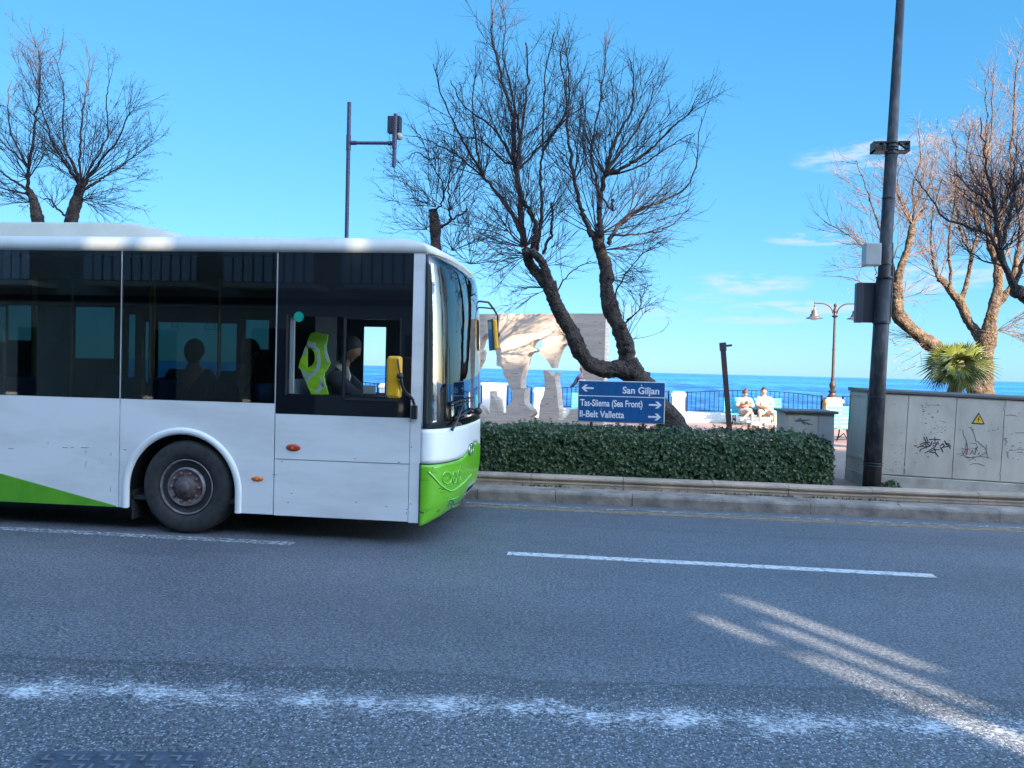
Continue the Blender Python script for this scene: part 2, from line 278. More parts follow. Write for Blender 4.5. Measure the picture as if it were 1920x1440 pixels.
def water():
    m = bpy.data.materials.new('water'); m.use_nodes = True; t = m.node_tree; b = t.nodes['Principled BSDF']; nn = t.nodes.new; ll = t.links.new
    tcn = nn('ShaderNodeTexCoord')
    def noi(sc, st, d=6, ro=.65):
        mp = nn('ShaderNodeMapping'); mp.inputs['Scale'].default_value = st; ll(tcn.outputs['Object'], mp.inputs[0]); n = nn('ShaderNodeTexNoise'); n.inputs['Scale'].default_value = sc; n.inputs['Detail'].default_value = d; n.inputs['Roughness'].default_value = ro; ll(mp.outputs[0], n.inputs[0]); return n.outputs[0]
    a1 = noi(.55, (.5, .13, 1), 6, .8); a2 = noi(.07, (.8, .14, 1), 7, .85); a3 = noi(.0016, (.12, 1, 1), 4)
    ad = nn('ShaderNodeMath'); ad.operation = 'ADD'; ll(a1, ad.inputs[0]); ll(a2, ad.inputs[1])
    ad2 = nn('ShaderNodeMath'); ad2.operation = 'ADD'; ll(ad.outputs[0], ad2.inputs[0]); ll(a3, ad2.inputs[1])
    mu = nn('ShaderNodeMath'); mu.operation = 'MULTIPLY'; mu.inputs[1].default_value = 1/3.; ll(ad2.outputs[0], mu.inputs[0])
    r = nn('ShaderNodeValToRGB'); e = r.color_ramp.elements; e[0].position = .455; e[0].color = (.003, .045, .17, 1); e[1].position = .555; e[1].color = (.04, .24, .56, 1); ll(mu.outputs[0], r.inputs[0])
    ll(r.outputs[0], b.inputs['Base Color']); b.inputs['Roughness'].default_value = .35; b.inputs['Specular IOR Level'].default_value = .25
    bp = nn('ShaderNodeBump'); bp.inputs['Strength'].default_value = 1.0; bp.inputs['Distance'].default_value = .5; ll(a1, bp.inputs['Height']); ll(bp.outputs[0], b.inputs['Normal'])
    return m
M['water'] = water()
# ------------------------------------------------------------------ mesh helpers
BASE = {}
def tag(o, label=None, cat=None, group=None, kind=None):
    if label: o['label'] = label
    if cat: o['category'] = cat
    if group: o['group'] = group
    if kind: o['kind'] = kind
    return o
def thing(name, loc, label, cat, group=None):
    o = bpy.data.objects.new(name, None); COL.objects.link(o); o.location = loc; o.empty_display_size = .2
    BASE[o] = Vector(loc); return tag(o, label, cat, group)
class MB:
    def __init__(s): s.v = []; s.f = []; s.m = []; s.mi = 0; s.sm = []; s.smooth = False; s.X = None
    def add(s, vs, fs):
        k = len(s.v)
        s.v += [Vector(p) if s.X is None else s.X @ Vector(p) for p in vs]
        for f in fs: s.f.append([i+k for i in f]); s.m.append(s.mi); s.sm.append(s.smooth)
        return s
    def box(s, x0, x1, y0, y1, z0, z1, bev=0.0):
        if bev <= 0:
            return s.add([(x0,y0,z0),(x1,y0,z0),(x1,y1,z0),(x0,y1,z0),(x0,y0,z1),(x1,y0,z1),(x1,y1,z1),(x0,y1,z1)],
                         [(0,3,2,1),(4,5,6,7),(0,1,5,4),(1,2,6,5),(2,3,7,6),(3,0,4,7)])
        bm = bmesh.new(); bmesh.ops.create_cube(bm, size=1)
        for v in bm.verts: v.co = Vector((x0+(v.co.x+.5)*(x1-x0), y0+(v.co.y+.5)*(y1-y0), z0+(v.co.z+.5)*(z1-z0)))
        bmesh.ops.bevel(bm, geom=bm.edges[:], offset=min(bev, abs(x1-x0)*.45, abs(y1-y0)*.45, abs(z1-z0)*.45), segments=3, profile=.5, affect='EDGES')
        bm.verts.index_update(); r = s.add([v.co.copy() for v in bm.verts], [[v.index for v in f.verts] for f in bm.faces]); bm.free(); return r
    def tube(s, pts, rr, n=8, cap=True, wob=0.0):
        pts = [Vector(p) for p in pts]; m = len(pts)
        if not isinstance(rr, (list, tuple)): rr = [rr]*m
        t0 = (pts[1]-pts[0]).normalized(); ref = Vector((0, 0, 1)) if abs(t0.z) < .9 else Vector((1, 0, 0))
        u = t0.cross(ref).normalized(); vs = []
        for i, p in enumerate(pts):
            t = (pts[min(i+1, m-1)]-pts[max(i-1, 0)]).normalized(); u = (u - t*u.dot(t)).normalized(); w = t.cross(u)
            for k in range(n):
                a = 2*math.pi*k/n; r = rr[i]
                if wob: r *= 1+wob*(noise.noise((p+Vector((math.cos(a), math.sin(a), 0))*.5)*4.3)+.5*noise.noise((p+Vector((math.cos(a), math.sin(a), 0))*.3)*15))
                vs.append(p+u*(math.cos(a)*r)+w*(math.sin(a)*r))
        fs = [(i*n+k, i*n+(k+1) % n, (i+1)*n+(k+1) % n, (i+1)*n+k) for i in range(m-1) for k in range(n)]
        if cap: fs += [list(range(n))[::-1], [(m-1)*n+k for k in range(n)]]
        return s.add(vs, fs)
    def lathe(s, c, prof, n=20, axis='Z', caps=True):
        c = Vector(c); vs = []
        for (r, h) in prof:
            for k in range(n):
                a = 2*math.pi*k/n; x, y = math.cos(a)*r, math.sin(a)*r
                vs.append(c+(Vector((x, y, h)) if axis == 'Z' else Vector((x, h, y)) if axis == 'Y' else Vector((h, x, y))))
        m = len(prof); fs = [(i*n+k, i*n+(k+1) % n, (i+1)*n+(k+1) % n, (i+1)*n+k) for i in range(m-1) for k in range(n)]
        if caps: fs += [list(range(n))[::-1], [(m-1)*n+k for k in range(n)]]
        return s.add(vs, fs)
    def ball(s, c, r, n=12, sc=(1, 1, 1)):
        prof = [(max(1e-4, math.sin(math.pi*i/n))*r, -math.cos(math.pi*i/n)*r) for i in range(n+1)]; vs = []
        for (q, h) in prof:
            for k in range(n): a = 2*math.pi*k/n; vs.append(Vector(c)+Vector((math.cos(a)*q*sc[0], math.sin(a)*q*sc[1], h*sc[2])))
        return s.add(vs, [(i*n+k, i*n+(k+1) % n, (i+1)*n+(k+1) % n, (i+1)*n+k) for i in range(n) for k in range(n)])
    def prism(s, outline, y0, y1):
        """outline in X,Z extruded along Y (y0 nearest the viewer)"""
        n = len(outline); vs = [(x, y0, z) for x, z in outline]+[(x, y1, z) for x, z in outline]
        return s.add(vs, [list(range(n)), list(range(2*n-1, n-1, -1))]+[(i, i+n, (i+1) % n+n, (i+1) % n) for i in range(n)])
    def build(s, name, mats, parent=None, label=None, bevel=0):
        me = bpy.data.meshes.new(name); b = BASE.get(parent, Vector((0, 0, 0))) if parent else Vector((0, 0, 0))
        me.from_pydata([tuple(v-b) for v in s.v], [], s.f)
        if not isinstance(mats, (list, tuple)): mats = [mats]
        for m in mats: me.materials.append(M[m])
        me.polygons.foreach_set('material_index', s.m); me.polygons.foreach_set('use_smooth', s.sm)
        bm = bmesh.new(); bm.from_mesh(me); ng = [f for f in bm.faces if len(f.verts) > 6]
        if ng: bmesh.ops.triangulate(bm, faces=ng)
        if len(bm.faces) < 20000: bmesh.ops.recalc_face_normals(bm, faces=bm.faces[:])
        bm.to_mesh(me); bm.free(); me.update()
        o = bpy.data.objects.new(name, me); COL.objects.link(o)
        if parent: o.parent = parent; BASE[o] = b
        if bevel:
            md = o.modifiers.new('bevel', 'BEVEL'); md.width = bevel; md.segments = 2; md.limit_method = 'ANGLE'
        if label: o['label'] = label
        return o
def holes_rects(x0, x1, z0, z1, holes):
    """solid rectangles left of the rectangle after the rectangular holes are taken out"""
    xs = sorted({x0, x1, *[h[0] for h in holes], *[h[1] for h in holes]}); xs = [x for x in xs if x0 <= x <= x1]; res = []
    for a, b in zip(xs, xs[1:]):
        hs = sorted((h[2], h[3]) for h in holes if h[0] <= a+1e-6 and h[1] >= b-1e-6); z = z0
        for (p, q) in hs:
            if p > z: res.append((a, b, z, p))
            z = max(z, q)
        if z < z1: res.append((a, b, z, z1))
    return res
def from_curve(cu):
    o = bpy.data.objects.new('tmp', cu); COL.objects.link(o); bpy.context.view_layer.update()
    me = bpy.data.meshes.new_from_object(o.evaluated_get(bpy.context.evaluated_depsgraph_get())); bpy.data.objects.remove(o)
    return me
def text_into(mb, s, x0, x1, zb, cap, y, depth=.003):
    cu = bpy.data.curves.new('t', 'FONT'); cu.body = s; cu.size = 1; cu.extrude = .5; cu.offset = .024; me = from_curve(cu)
    xs = [v.co.x for v in me.vertices]; a, b = min(xs), max(xs); sx = (x1-x0)/(b-a); sz = cap/.73
    mb.add([(x0+(v.co.x-a)*sx, y-(v.co.z+.5)*depth, zb+v.co.y*sz) for v in me.vertices], [list(p.vertices) for p in me.polygons]); bpy.data.meshes.remove(me)
def stroke(mb, pts, w, y, d=.002):
    for (a, b) in zip(pts, pts[1:]):
        a = Vector((a[0], 0, a[1])); b = Vector((b[0], 0, b[1])); t = (b-a); 
        if t.length < 1e-5: continue
        t.normalize(); n = Vector((-t.z, 0, t.x))*w/2; a = a-t*w*.3; b = b+t*w*.3
        mb.prism([((a+n).x, (a+n).z), ((b+n).x, (b+n).z), ((b-n).x, (b-n).z), ((a-n).x, (a-n).z)], y-d-random.random()*.0015, y)
def skin_verts(P, E, Rr, root, sub=2):
    """P {name: point}, E [(a, b)], Rr {name: radius} -> (verts, faces) of one continuous skinned surface"""
    names = list(P); idx = {n: i for i, n in enumerate(names)}; bm = bmesh.new(); ly = bm.verts.layers.skin.verify(); vs = []
    for n in names:
        v = bm.verts.new(P[n]); r = Rr[n]; v[ly].radius = (r, r) if not isinstance(r, tuple) else r; v[ly].use_root = (n == root); vs.append(v)
    bm.verts.ensure_lookup_table()
    for a, b in E: bm.edges.new((vs[idx[a]], vs[idx[b]]))
    me = bpy.data.meshes.new('sk'); bm.to_mesh(me); bm.free(); o = bpy.data.objects.new('sk', me); COL.objects.link(o)
    md = o.modifiers.new('s', 'SKIN'); md.use_smooth_shade = True; md.branch_smoothing = .4; ms = o.modifiers.new('u', 'SUBSURF'); ms.levels = sub; ms.render_levels = sub
    bpy.context.view_layer.update(); m2 = bpy.data.meshes.new_from_object(o.evaluated_get(bpy.context.evaluated_depsgraph_get()))
    r = ([v.co.copy() for v in m2.vertices], [list(p.vertices) for p in m2.polygons]); bpy.data.objects.remove(o); bpy.data.meshes.remove(me); bpy.data.meshes.remove(m2); return r
def struct(name, mb, mats): o = mb.build(name, mats); o['kind'] = 'structure'; return o
# ------------------------------------------------------------------ ground, road, sea
ZP = .25   # promenade level
struct('ground', MB().box(-400, 400, -120, 24.7, -1.2, -.35), 'concrete')
struct('sea_bed', MB().box(-30000, 30000, 24.75, 60000, -9.0, -8.6), 'concrete')
struct('water', MB().add([(-30000, 24.8, -4.2), (30000, 24.8, -4.2), (30000, 45000, -4.2), (-30000, 45000, -4.2)], [(0, 1, 2, 3)]), 'water')
struct('road', MB().box(-200, 200, .9, 9.985, -.34, 0), 'asphalt')
struct('pavement', MB().box(-200, 200, -4.2, .75, -.34, .13), 'concrete')
m = MB()
for i in range(-30, 31): m.box(i*.9, i*.9+.892, .75, .9, -.34, .135)
struct('near_kerb', m, 'kerb')
# kerb stones with a worn arris
m = MB(); random.seed(3)
x = -40
while x < 40:
    w = .95+random.random()*.25; j = random.uniform(-.008, .008); y0 = 9.985+j
    prof = [(y0, -.02), (y0, .115), (y0+.012, .142), (y0+.04, .152), (10.17, .155+j), (10.17, -.02)]
    m.add([(x+.003, p[0], p[1]) for p in prof]+[(x+w-.003, p[0], p[1]) for p in prof], [[0,1,2,3,4,5], [11,10,9,8,7,6]]+[(i, i+6, (i+1) % 6+6, (i+1) % 6) for i in range(6)])
    x += w
struct('kerb', m, 'kerb')
struct('kerb_ledge', MB().box(-40, 40, 10.173, 10.43, -.02, .148), 'kerb')
struct('promenade', MB().box(-120, 120, 10.62, 24.38, -.34, ZP), 'paving')
# moulded coping of the planting strip
cp_t = thing('planter_kerb', (0, 10.5, .148), 'moulded sandstone coping running along the pavement edge below the hedge and grey cabinet', 'coping')
m = MB(); x = -14.0; random.seed(5)
prof = [(10.435, .15), (10.435, .185), (10.425, .195), (10.425, .212), (10.445, .222), (10.445, .232), (10.42, .243), (10.41, .262), (10.415, .285), (10.44, .30), (10.60, .305), (10.60, .15)]
while x < 16:
    w = random.uniform(1.0, 1.35); j = random.uniform(-.005, .005); n = len(prof)
    m.add([(x+.004, p[0]+j, p[1]+j*.5) for p in prof]+[(x+w-.004, p[0]+j, p[1]+j*.5) for p in prof], [list(range(n)), list(range(2*n-1, n-1, -1))]+[(i, i+n, (i+1) % n+n, (i+1) % n) for i in range(n)]); x += w
m.build('coping_stone', 'coping', cp_t)
m = MB()
for i in range(120):   # weeds in the joint at the foot of the coping
    x = random.choice([random.uniform(-1.3, 4), random.gauss(-.6, .3), random.gauss(1.9, .5), random.gauss(3.4, .4)]); y = random.uniform(10.36, 10.43)
    for k in range(5):
        a = random.uniform(0, 6.28); l = random.uniform(.01, .035); d = Vector((math.cos(a)*l, math.sin(a)*l*.6-.008, random.uniform(.01, .04))); s = Vector((-math.sin(a), math.cos(a), 0))*.007
        p = Vector((x, y, .15)); m.add([p-s, p+s, p+d], [(0, 1, 2)])
tag(m.build('weeds', 'leaf'), 'tiny weeds sprouting along the joint under the coping', 'weeds', kind='stuff')
# road markings
def sheet(x0, x1, y0, y1, z, n=1):
    return MB().box(x0, x1, y0, y1, z-.0035, z)
for nm, mb, mt in (('lane_line', MB().box(-9, -2.93, 7.00, 7.045, -.01, .004).box(-9, -2.93, 7.075, 7.12, -.01, .004), 'line_faint'), ('lane_line', MB().box(-.80, 3.10, 7.07, 7.19, -.01, .004), 'line_white'),
                   ('yellow_edge_line', MB().box(-40, 40, 9.42, 9.60, -.01, .004), 'line_yellow'), ('gutter_line', MB().box(-40, 40, 9.66, 9.74, -.01, .004), 'line_grey')):
    o = struct(nm, mb, mt)
wl_ = struct('worn_edge_line', MB().box(-6.5, 6.5, -.25, .24, -.012, .004), 'line_worn'); wl_.location = (0, 3.875, 0); wl_.rotation_euler = (0, 0, math.atan(.075))
# manhole cover near the camera
mh = thing('manhole_cover', (-2.02, 2.85, 0), 'rectangular cast iron cover with raised pattern set in the asphalt', 'manhole cover'); mh.rotation_euler = (0, 0, rad(8.5)); mh.location = (-2.02, 2.825, 0)
MB().box(-2.40, -1.64, 2.56, 3.17, -.02, .003, 0).build('frame', 'manhole', mh)
MB().box(-2.375, -1.665, 2.585, 3.145, -.02, .006).build('lid', 'manhole', mh)
m = MB()
for i in range(9):
    for j in range(7):
        x = -2.35+i*.078; y = 2.61+j*.078
        if (i+j) % 2: m.box(x, x+.05, y+.035, y+.048, .006, .011); m.box(x+.037, x+.05, y, y+.035, .006, .011)
        else: m.box(x, x+.013, y, y+.048, .006, .011); m.box(x+.013, x+.05, y, y+.013, .006, .011)
m.build('raised_pattern', 'manhole_edge', mh)
# ------------------------------------------------------------------ the houses behind the camera (shade the street, mirrored in the glass)
bl = thing('building', (0, -4.2, 0), 'pale stone house front with boarded balconies, mirrored in the dark side windows of the bus', 'building')
m = MB()
H1 = [(7.6, 9.1, 4.2, 6.1), (-16, -15, 0.1, 2.6), (-12, -11, .1, 2.6), (-9.2, -7.2, .1, 2.7), (-5, -4, .1, 2.6), (-1.6, .4, .1, 2.7)]
for r in holes_rects(-34, 40, 0, 6.3, H1): m.box(r[0], r[1], -4.30, -4.18, r[2], r[3])
for r in holes_rects(2.3, 6.7, 6.303, 10.3, [(3.0, 4.0, 8.9, 9.95), (5.82, 6.05, 8.9, 9.95)]): m.box(r[0], r[1], -4.30, -4.18, r[2], r[3])  # added roof block, openings shaped to throw sun patches on the bus roof
m.build('wall', 'facade', bl)
b2 = thing('building', (0, -20, 0), 'tall pale stone block front unseen behind the viewer, shading the street, with openings added for sun patches', 'building')
m = MB()
for r in holes_rects(-60, 26.6, 0, 26.8, [(14.0, 18.4, 18.60, 18.84), (19.0, 21.2, 12.9, 15.2), (24.05, 25.35, 22.7, 24.0)]): m.box(r[0], r[1], -20.3, -20.0, r[2], r[3])  # openings added to let sun through to bus, road and cut-out wall
m.box(26.6, 29.75, -20.3, -20.0, 0, 26.3); m.box(29.75, 90, -20.3, -20.0, 0, 21.2)
m.build('wall', 'facade', b2)
m = MB()
SL = [(8.57, 8.77, 5.22, 5.97), (8.26, 8.43, 4.93, 5.6), (7.91, 8.15, 4.2, 5.28), (7.88, 8.04, 5.38, 5.66)]  # slits of an added unseen panel, shaped for the sun streaks on the road
for r in holes_rects(7.6, 9.1, 4.2, 6.1, SL): m.box(r[0], r[1], -4.245, -4.235, r[2], r[3])
m.build('slit_screen', 'balcony_board', bl)
MB().tube([(3.3, -4.24, 8.8), (3.7, -4.24, 10)], .09, 6).build('shadow_bar', 'lamp_iron', bl); MB().tube([(24.0, -19.95, 23.2), (25.4, -19.95, 23.6)], .10, 6).build('shadow_bar', 'lamp_iron', b2)  # added bars across the openings to cast slanting shadows
m = MB()
for h in H1[1:]: m.box(h[0], h[1], -4.8, -4.7, h[2], h[3])
m.box(-34, 18, -4.14, -4.0, 3.30, 3.45)
m.build('door_panel', 'dark_hole', bl)
for bx0, bx1 in ((-18, -14.4), (-12.9, -9.9), (-9.2, -6.9), (-6.2, -3.6), (-2.2, .6)):
    q = MB().box(bx0, bx1, -4.18, -3.1, 3.62, 3.74).build('balcony', 'facade', bl)
    m = MB(); xx = bx0
    while xx < bx1-.1: m.box(xx+.02, min(xx+.235, bx1), -3.14, -3.11, 3.76, 4.85); xx += .26
    m.build('balcony_board', 'balcony_board', q)
    MB().box(bx0+.02, bx1-.02, -3.2, -3.16, 3.745, 4.8).build('balcony_back', 'dark_hole', q)
# ------------------------------------------------------------------ hedge
random.seed(11)
hd = thing('hedge', (0, 11.2, ZP), 'long clipped dark green hedge with a ragged top behind the stone coping', 'hedge')
HX0, HX1 = -7.0, 3.27
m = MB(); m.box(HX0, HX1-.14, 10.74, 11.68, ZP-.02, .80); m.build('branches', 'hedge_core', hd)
def leaf_rosette(mb, p, nrm, s, n):
    nrm = nrm.normalized(); t = nrm.orthogonal().normalized(); b = nrm.cross(t); a0 = random.random()*6.28
    for k in range(n):
        a = a0+k*6.283/n+random.uniform(-.3, .3); up = random.uniform(.15, .9); d = (t*math.cos(a)+b*math.sin(a)+nrm*up).normalized(); l = s*random.uniform(.7, 1.25)
        sd = d.cross(nrm).normalized()*l*.24; q = p+nrm*.01
        mb.add([q, q+d*l*.5+sd, q+d*l-nrm*l*.12, q+d*l*.5-sd], [(0, 1, 2, 3)])
m = MB()
def hedge_top(x): return .905+.055*noise.noise(Vector((x*1.7, 3.1, 0)))+.02*noise.noise(Vector((x*6, 0, 1)))
for i in range(12500):
    x = random.uniform(-3.2, HX1) if random.random() < .93 else random.uniform(HX0, -3.2)
    face = random.random(); top = hedge_top(x)
    edge = max(0, (x-(HX1-.35))/.35); top -= .10*edge**2
    if face < .56:
        z = random.uniform(ZP-.03, top); p = Vector((x, 10.69+.035*noise.noise(Vector((x*3, z*3, 0)))+.10*max(0, (z-.78)/.15)**2*.6+random.uniform(-.035, .03), z)); n = Vector((random.gauss(0, .35), -1, .25+random.gauss(0, .35)))
    elif face < .92:
        y = random.uniform(10.72, 11.75); p = Vector((x, y, top+random.uniform(-.05, .03)+.03*noise.noise(Vector((x*5, y*5, 2))))); n = Vector((random.gauss(0, .4), -.25+random.gauss(0, .4), 1))
    else:
        z = random.uniform(ZP, top); p = Vector((HX1-.03+random.uniform(-.05, .05)-.08*max(0, (z-.7)/.2)**2, random.uniform(10.7, 11.7), z)); n = Vector((1, random.gauss(-.1, .4), random.gauss(.2, .35)))
    leaf_rosette(m, p, n, random.uniform(.028, .048), random.choice((5, 6, 7)))
for i in range(150):   # longer sprigs that stand out of the top
    x = random.choice((random.uniform(-1.3, 3.1), random.gauss(.9, .25), random.gauss(2.35, .3))); y = random.uniform(10.9, 11.6); h = random.uniform(.04, .13); b0 = Vector((x, y, hedge_top(x)-.03)); e = b0+Vector((random.uniform(-.04, .04), random.uniform(-.04, .03), h))
    for k in range(4): leaf_rosette(m, b0.lerp(e, (k+1)/4), Vector((random.gauss(0, .4), random.gauss(-.2, .4), 1)), .04, 5)
m.build('foliage', 'leaf', hd)
def small_bush(name, c, r, n, label):
    t = thing(name, c, label, 'shrub'); mb = MB(); c = Vector(c)
    for i in range(n):
        a = random.uniform(0, 6.28); e = random.uniform(0, 1.5); d = Vector((math.cos(a)*math.cos(e), math.sin(a)*math.cos(e), math.sin(e)*.75)); leaf_rosette(mb, c+d*r*random.uniform(.5, 1), d+Vector((0, 0, .4)), .05, 5)
    mb.build('foliage', 'leaf', t); s = MB()
    for k in range(5): s.tube([c, c+Vector((random.uniform(-.6, .6)*r, random.uniform(-.5, .5)*r, r*.6))], [.008, .004], 4)
    s.build('stem', 'bark', t)
small_bush('small_bush', (4.05, 10.72, ZP+.02), .13, 60, 'small leafy weed bush growing at the foot of the leaning steel pole')
# ------------------------------------------------------------------ promenade edge: low wall, pillars, railings, lamp
t = thing('sea_wall', (0, 24.56, ZP), 'low white wall with a cream step along the far side of the promenade', 'wall')
MB().box(-40, 40, 24.4, 24.72, -4.5, .54).build('wall', 'stone_white', t)
m = MB(); m.box(-40, 40, 24.16, 24.395, ZP-.02, .335); m.box(-40, 40, 24.0, 24.155, ZP-.02, .285); m.build('step', 'stone_sea', t)
def pillar(x, w, top, label, mt='stone_white', group='pillars along the sea wall'):
    t = thing('wall_pillar', (x, 24.56, ZP), label, 'pillar', group); h = w/2
    MB().box(x-h*.86, x+h*.86, 24.56-h*.86, 24.56+h*.86, ZP, top-.13, .015).build('shaft', mt, t)
    m = MB(); m.box(x-h, x+h, 24.56-h, 24.56+h, top-.13, top-.02, .02); m.box(x-h*.8, x+h*.8, 24.56-h*.8, 24.56+h*.8, top-.02, top+.03, .02); m.build('cap', mt, t); return t
pillar(2.65, .46, 1.16, 'white capped pillar on the sea wall between the blue sign and the leaning dark post')
lp = pillar(7.43, .56, 1.10, 'rust stained pillar on the sea wall carrying the double street lamp', 'rust_stone')
m = MB(); m.box(7.43-.13, 7.43+.13, 24.56-.2415-.005, 24.56-.2415+.01, .55, .93); m.build('rust_panel', 'rust_stone', lp)
pillar(-1.80, .46, 1.16, 'white capped pillar glimpsed through the legs of the cut-out couple')
pillar(-7.0, .46, 1.16, 'white capped pillar hidden behind the bus on the sea wall'); pillar(12.2, .46, 1.16, 'white capped pillar on the sea wall behind the large grey cabinet')
t = thing('white_plinth', (-3.3, 24.2, ZP), 'broad plain white plinth seen through the leftmost figure cut in the stone wall', 'plinth')
m = MB(); m.box(-3.64, -2.94, 23.85, 24.55, ZP, 1.26, .01); m.build('block', 'stone_white', t); MB().box(-3.68, -2.90, 23.81, 24.59, 1.26, 1.31, .01).build('top', 'stone_white', t)
def railing(x0, x1, label):
    t = thing('railing_panel', ((x0+x1)/2, 24.56, .54), label, 'railing', 'dark arched railing panels on the sea wall'); n = max(3, round((x1-x0)/.145)); f = lambda s: 1.165+.125*math.sin(math.pi*s)
    m = MB(); m.tube([(x0+(x1-x0)*i/24, 24.56, f(i/24)) for i in range(25)], .014, 6); m.build('top_rail', 'dark_iron', t)
    MB().tube([(x0, 24.56, .60), (x1, 24.56, .60)], .013, 6).build('bottom_rail', 'dark_iron', t)
    m = MB()
    for i in range(1, n): x = x0+(x1-x0)*i/n; m.tube([(x, 24.56, .60), (x, 24.56, f(i/n))], .011, 5, cap=False)
    m.build('bars', 'dark_iron', t)
    for x in (x0+.01, x1-.01): MB().box(x-.022, x+.022, 24.53, 24.59, .54, 1.2).build('end_post', 'dark_iron', t)
railing(2.93, 7.12, 'arched dark railing panel behind the couple seated on the turquoise bench')
railing(7.74, 11.9, 'dark railing panel beginning just past the stained lamp pillar')
railing(-1.5, 2.36, 'dark railing panel touched by the standing person behind the blue sign')
railing(-2.9, -2.1, 'short dark railing panel seen between the legs of the cut-out woman'); railing(-6.7, -3.75, 'dark railing panel partly hidden by the bus front'); railing(-11.5, -7.3, 'dark railing panel seen through the bus driver window')
# double lamp
t = thing('street_lamp', (7.43, 24.56, 1.13), 'twin armed old style street lamp with bell shades on the stained pillar', 'street lamp')
cx, cy = 7.43, 24.56
MB().lathe((cx, cy, 1.13), [(.17, 0), (.16, .03), (.10, .10), (.085, .15), (.12, .19), (.125, .21), (.06, .25), (.075, .30), (.10, .38), (.095, .44), (.055, .52), (.06, .62), (.045, .64), (.042, 1.5), (.055, 1.52), (.04, 1.55), (.036, 2.52), (.09, 2.56), (.10, 2.58), (.05, 2.60), (.04, 2.68), (.06, 2.72), (.05, 2.80), (.02, 2.84), (.045, 2.88), (.05, 2.92), (.03, 2.96), (.004, 2.98)], 20).build('column', 'lamp_iron', t)
for s in (-1, 1):
    ap = [(cx+s*.06, cy, 3.78)]+[(cx+s*(.07+.36*(1-math.cos(a))), cy, 3.80+.30*math.sin(a)) for a in [i*math.pi/2/8 for i in range(1, 9)]]+[(cx+s*.62, cy, 4.10)]
    a = MB().tube(ap, .02, 8).build('arm', 'lamp_iron', t)
    lx = cx+s*.62
    MB().lathe((lx, cy, 3.62), [(.26, 0), (.255, .012), (.17, .05), (.135, .08), (.13, .13), (.10, .145), (.095, .25), (.04, .27), (.025, .36), (.03, .40), (.012, .44), (.02, .52), (.003, .56)], 20).build('shade', 'lamp_shade', a)
    MB().lathe((lx, cy, 3.62), [(.02, -.055), (.09, -.045), (.14, -.02), (.15, .004)], 20).build('bowl', 'lamp_bowl', a)
# benches
def bench(x, y, w, rz, label):
    t = bpy.data.objects.new('bench', None); COL.objects.link(t); t.location = (x, y, ZP); t.rotation_euler = (0, 0, rz); BASE[t] = Vector((0, 0, 0)); tag(t, label, 'bench', 'turquoise slatted promenade benches'); h = w/2
    m = MB()
    for k in range(4): m.box(-h, h, -.20+k*.105, -.20+k*.105+.09, .315, .34, .006)
    m.build('seat', 'turquoise', t); m = MB()
    for k in range(5): y0 = .215+k*.018; m.box(-h, h, y0, y0+.022, .375+k*.093, .375+k*.093+.082, .006)
    m.build('backrest', 'turquoise', t)
    for s in (-1, 1):
        m = MB(); xx = s*(h-.28); m.tube([(xx, -.2, 0), (xx, -.17, .16), (xx, -.12, .305), (xx, .2, .305), (xx, .23, .35), (xx, .32, .84)], .018, 6); m.tube([(xx, .3, 0), (xx, .22, .16), (xx, .2, .305)], .018, 6); m.tube([(xx, -.19, .06), (xx, 0, .2), (xx, .27, .06)], .012, 6); m.build('leg', 'dark_iron', t)
    return t
bench(4.82, 23.45, 1.72, 0, 'turquoise slatted bench with the man and the woman sitting on it')
bench(.12, 23.3, 1.72, 0, 'turquoise slatted bench mostly hidden behind the blue direction sign')
bench(6.45, 18.6, 1.72, rad(12), 'slatted bench glimpsed in the gap between the two grey cabinets')
# ------------------------------------------------------------------ stone wall with cut-out figures
wA = at(1133, 700, 15.4); wA.z = 0; wdir = Vector((-2.79, .74, 0)).normalized(); wn = Vector((-wdir.y, wdir.x, 0))  # wdir to the left, wn
if wn.y < 0: wn = -wn
def on_wall(px, py):
    d = ray(px, py); o = Vector((0, 0, CH)); tt = (wA-o).dot(wn)/d.dot(wn); p = o+d*tt; return (p-wA).dot(wdir), p.z
def z1p(x, y): return on_wall(780+x/5.76, 570+y/5.76)
def z2p(x, y): return on_wall(960+x/6.544, 600+y/6.544)
hole2 = [z2p(*p) for p in ((218,330),(235,285),(265,248),(310,232),(355,238),(380,268),(378,310),(355,345),(343,378),(333,408),(365,430),(405,465),(440,510),(470,560),(490,588),(505,585),(525,500),(550,425),(580,355),(615,308),(655,288),(662,270),(640,257),(592,248),(610,225),(640,190),(700,170),(760,175),(790,230),(780,290),(765,330),(800,400),(820,470),(830,545),(850,600),(880,690),(910,760),(925,880),(920,1000),(900,1090),(820,1092),(718,1096),(695,1140),(665,1185),(635,1225),(590,1232),(553,1212),(572,1180),(578,1100),(565,1045),(560,965),(555,900),(545,830),(533,760),(530,690),(535,655),(552,640),(545,660),(520,695),(490,690),(462,655),(432,622),(390,617),(384,645),(397,720),(399,840),(385,920),(355,985),(335,1050),(333,1130),(325,1212),(290,1218),(240,1212),(222,1192),(245,1175),(262,1150),(235,1100),(190,1062),(155,1025),(148,980),(152,900),(160,842),(108,838),(105,790),(108,730),(125,660),(145,590),(160,510),(178,440),(212,402),(255,388),(290,378),(270,358),(240,345))]
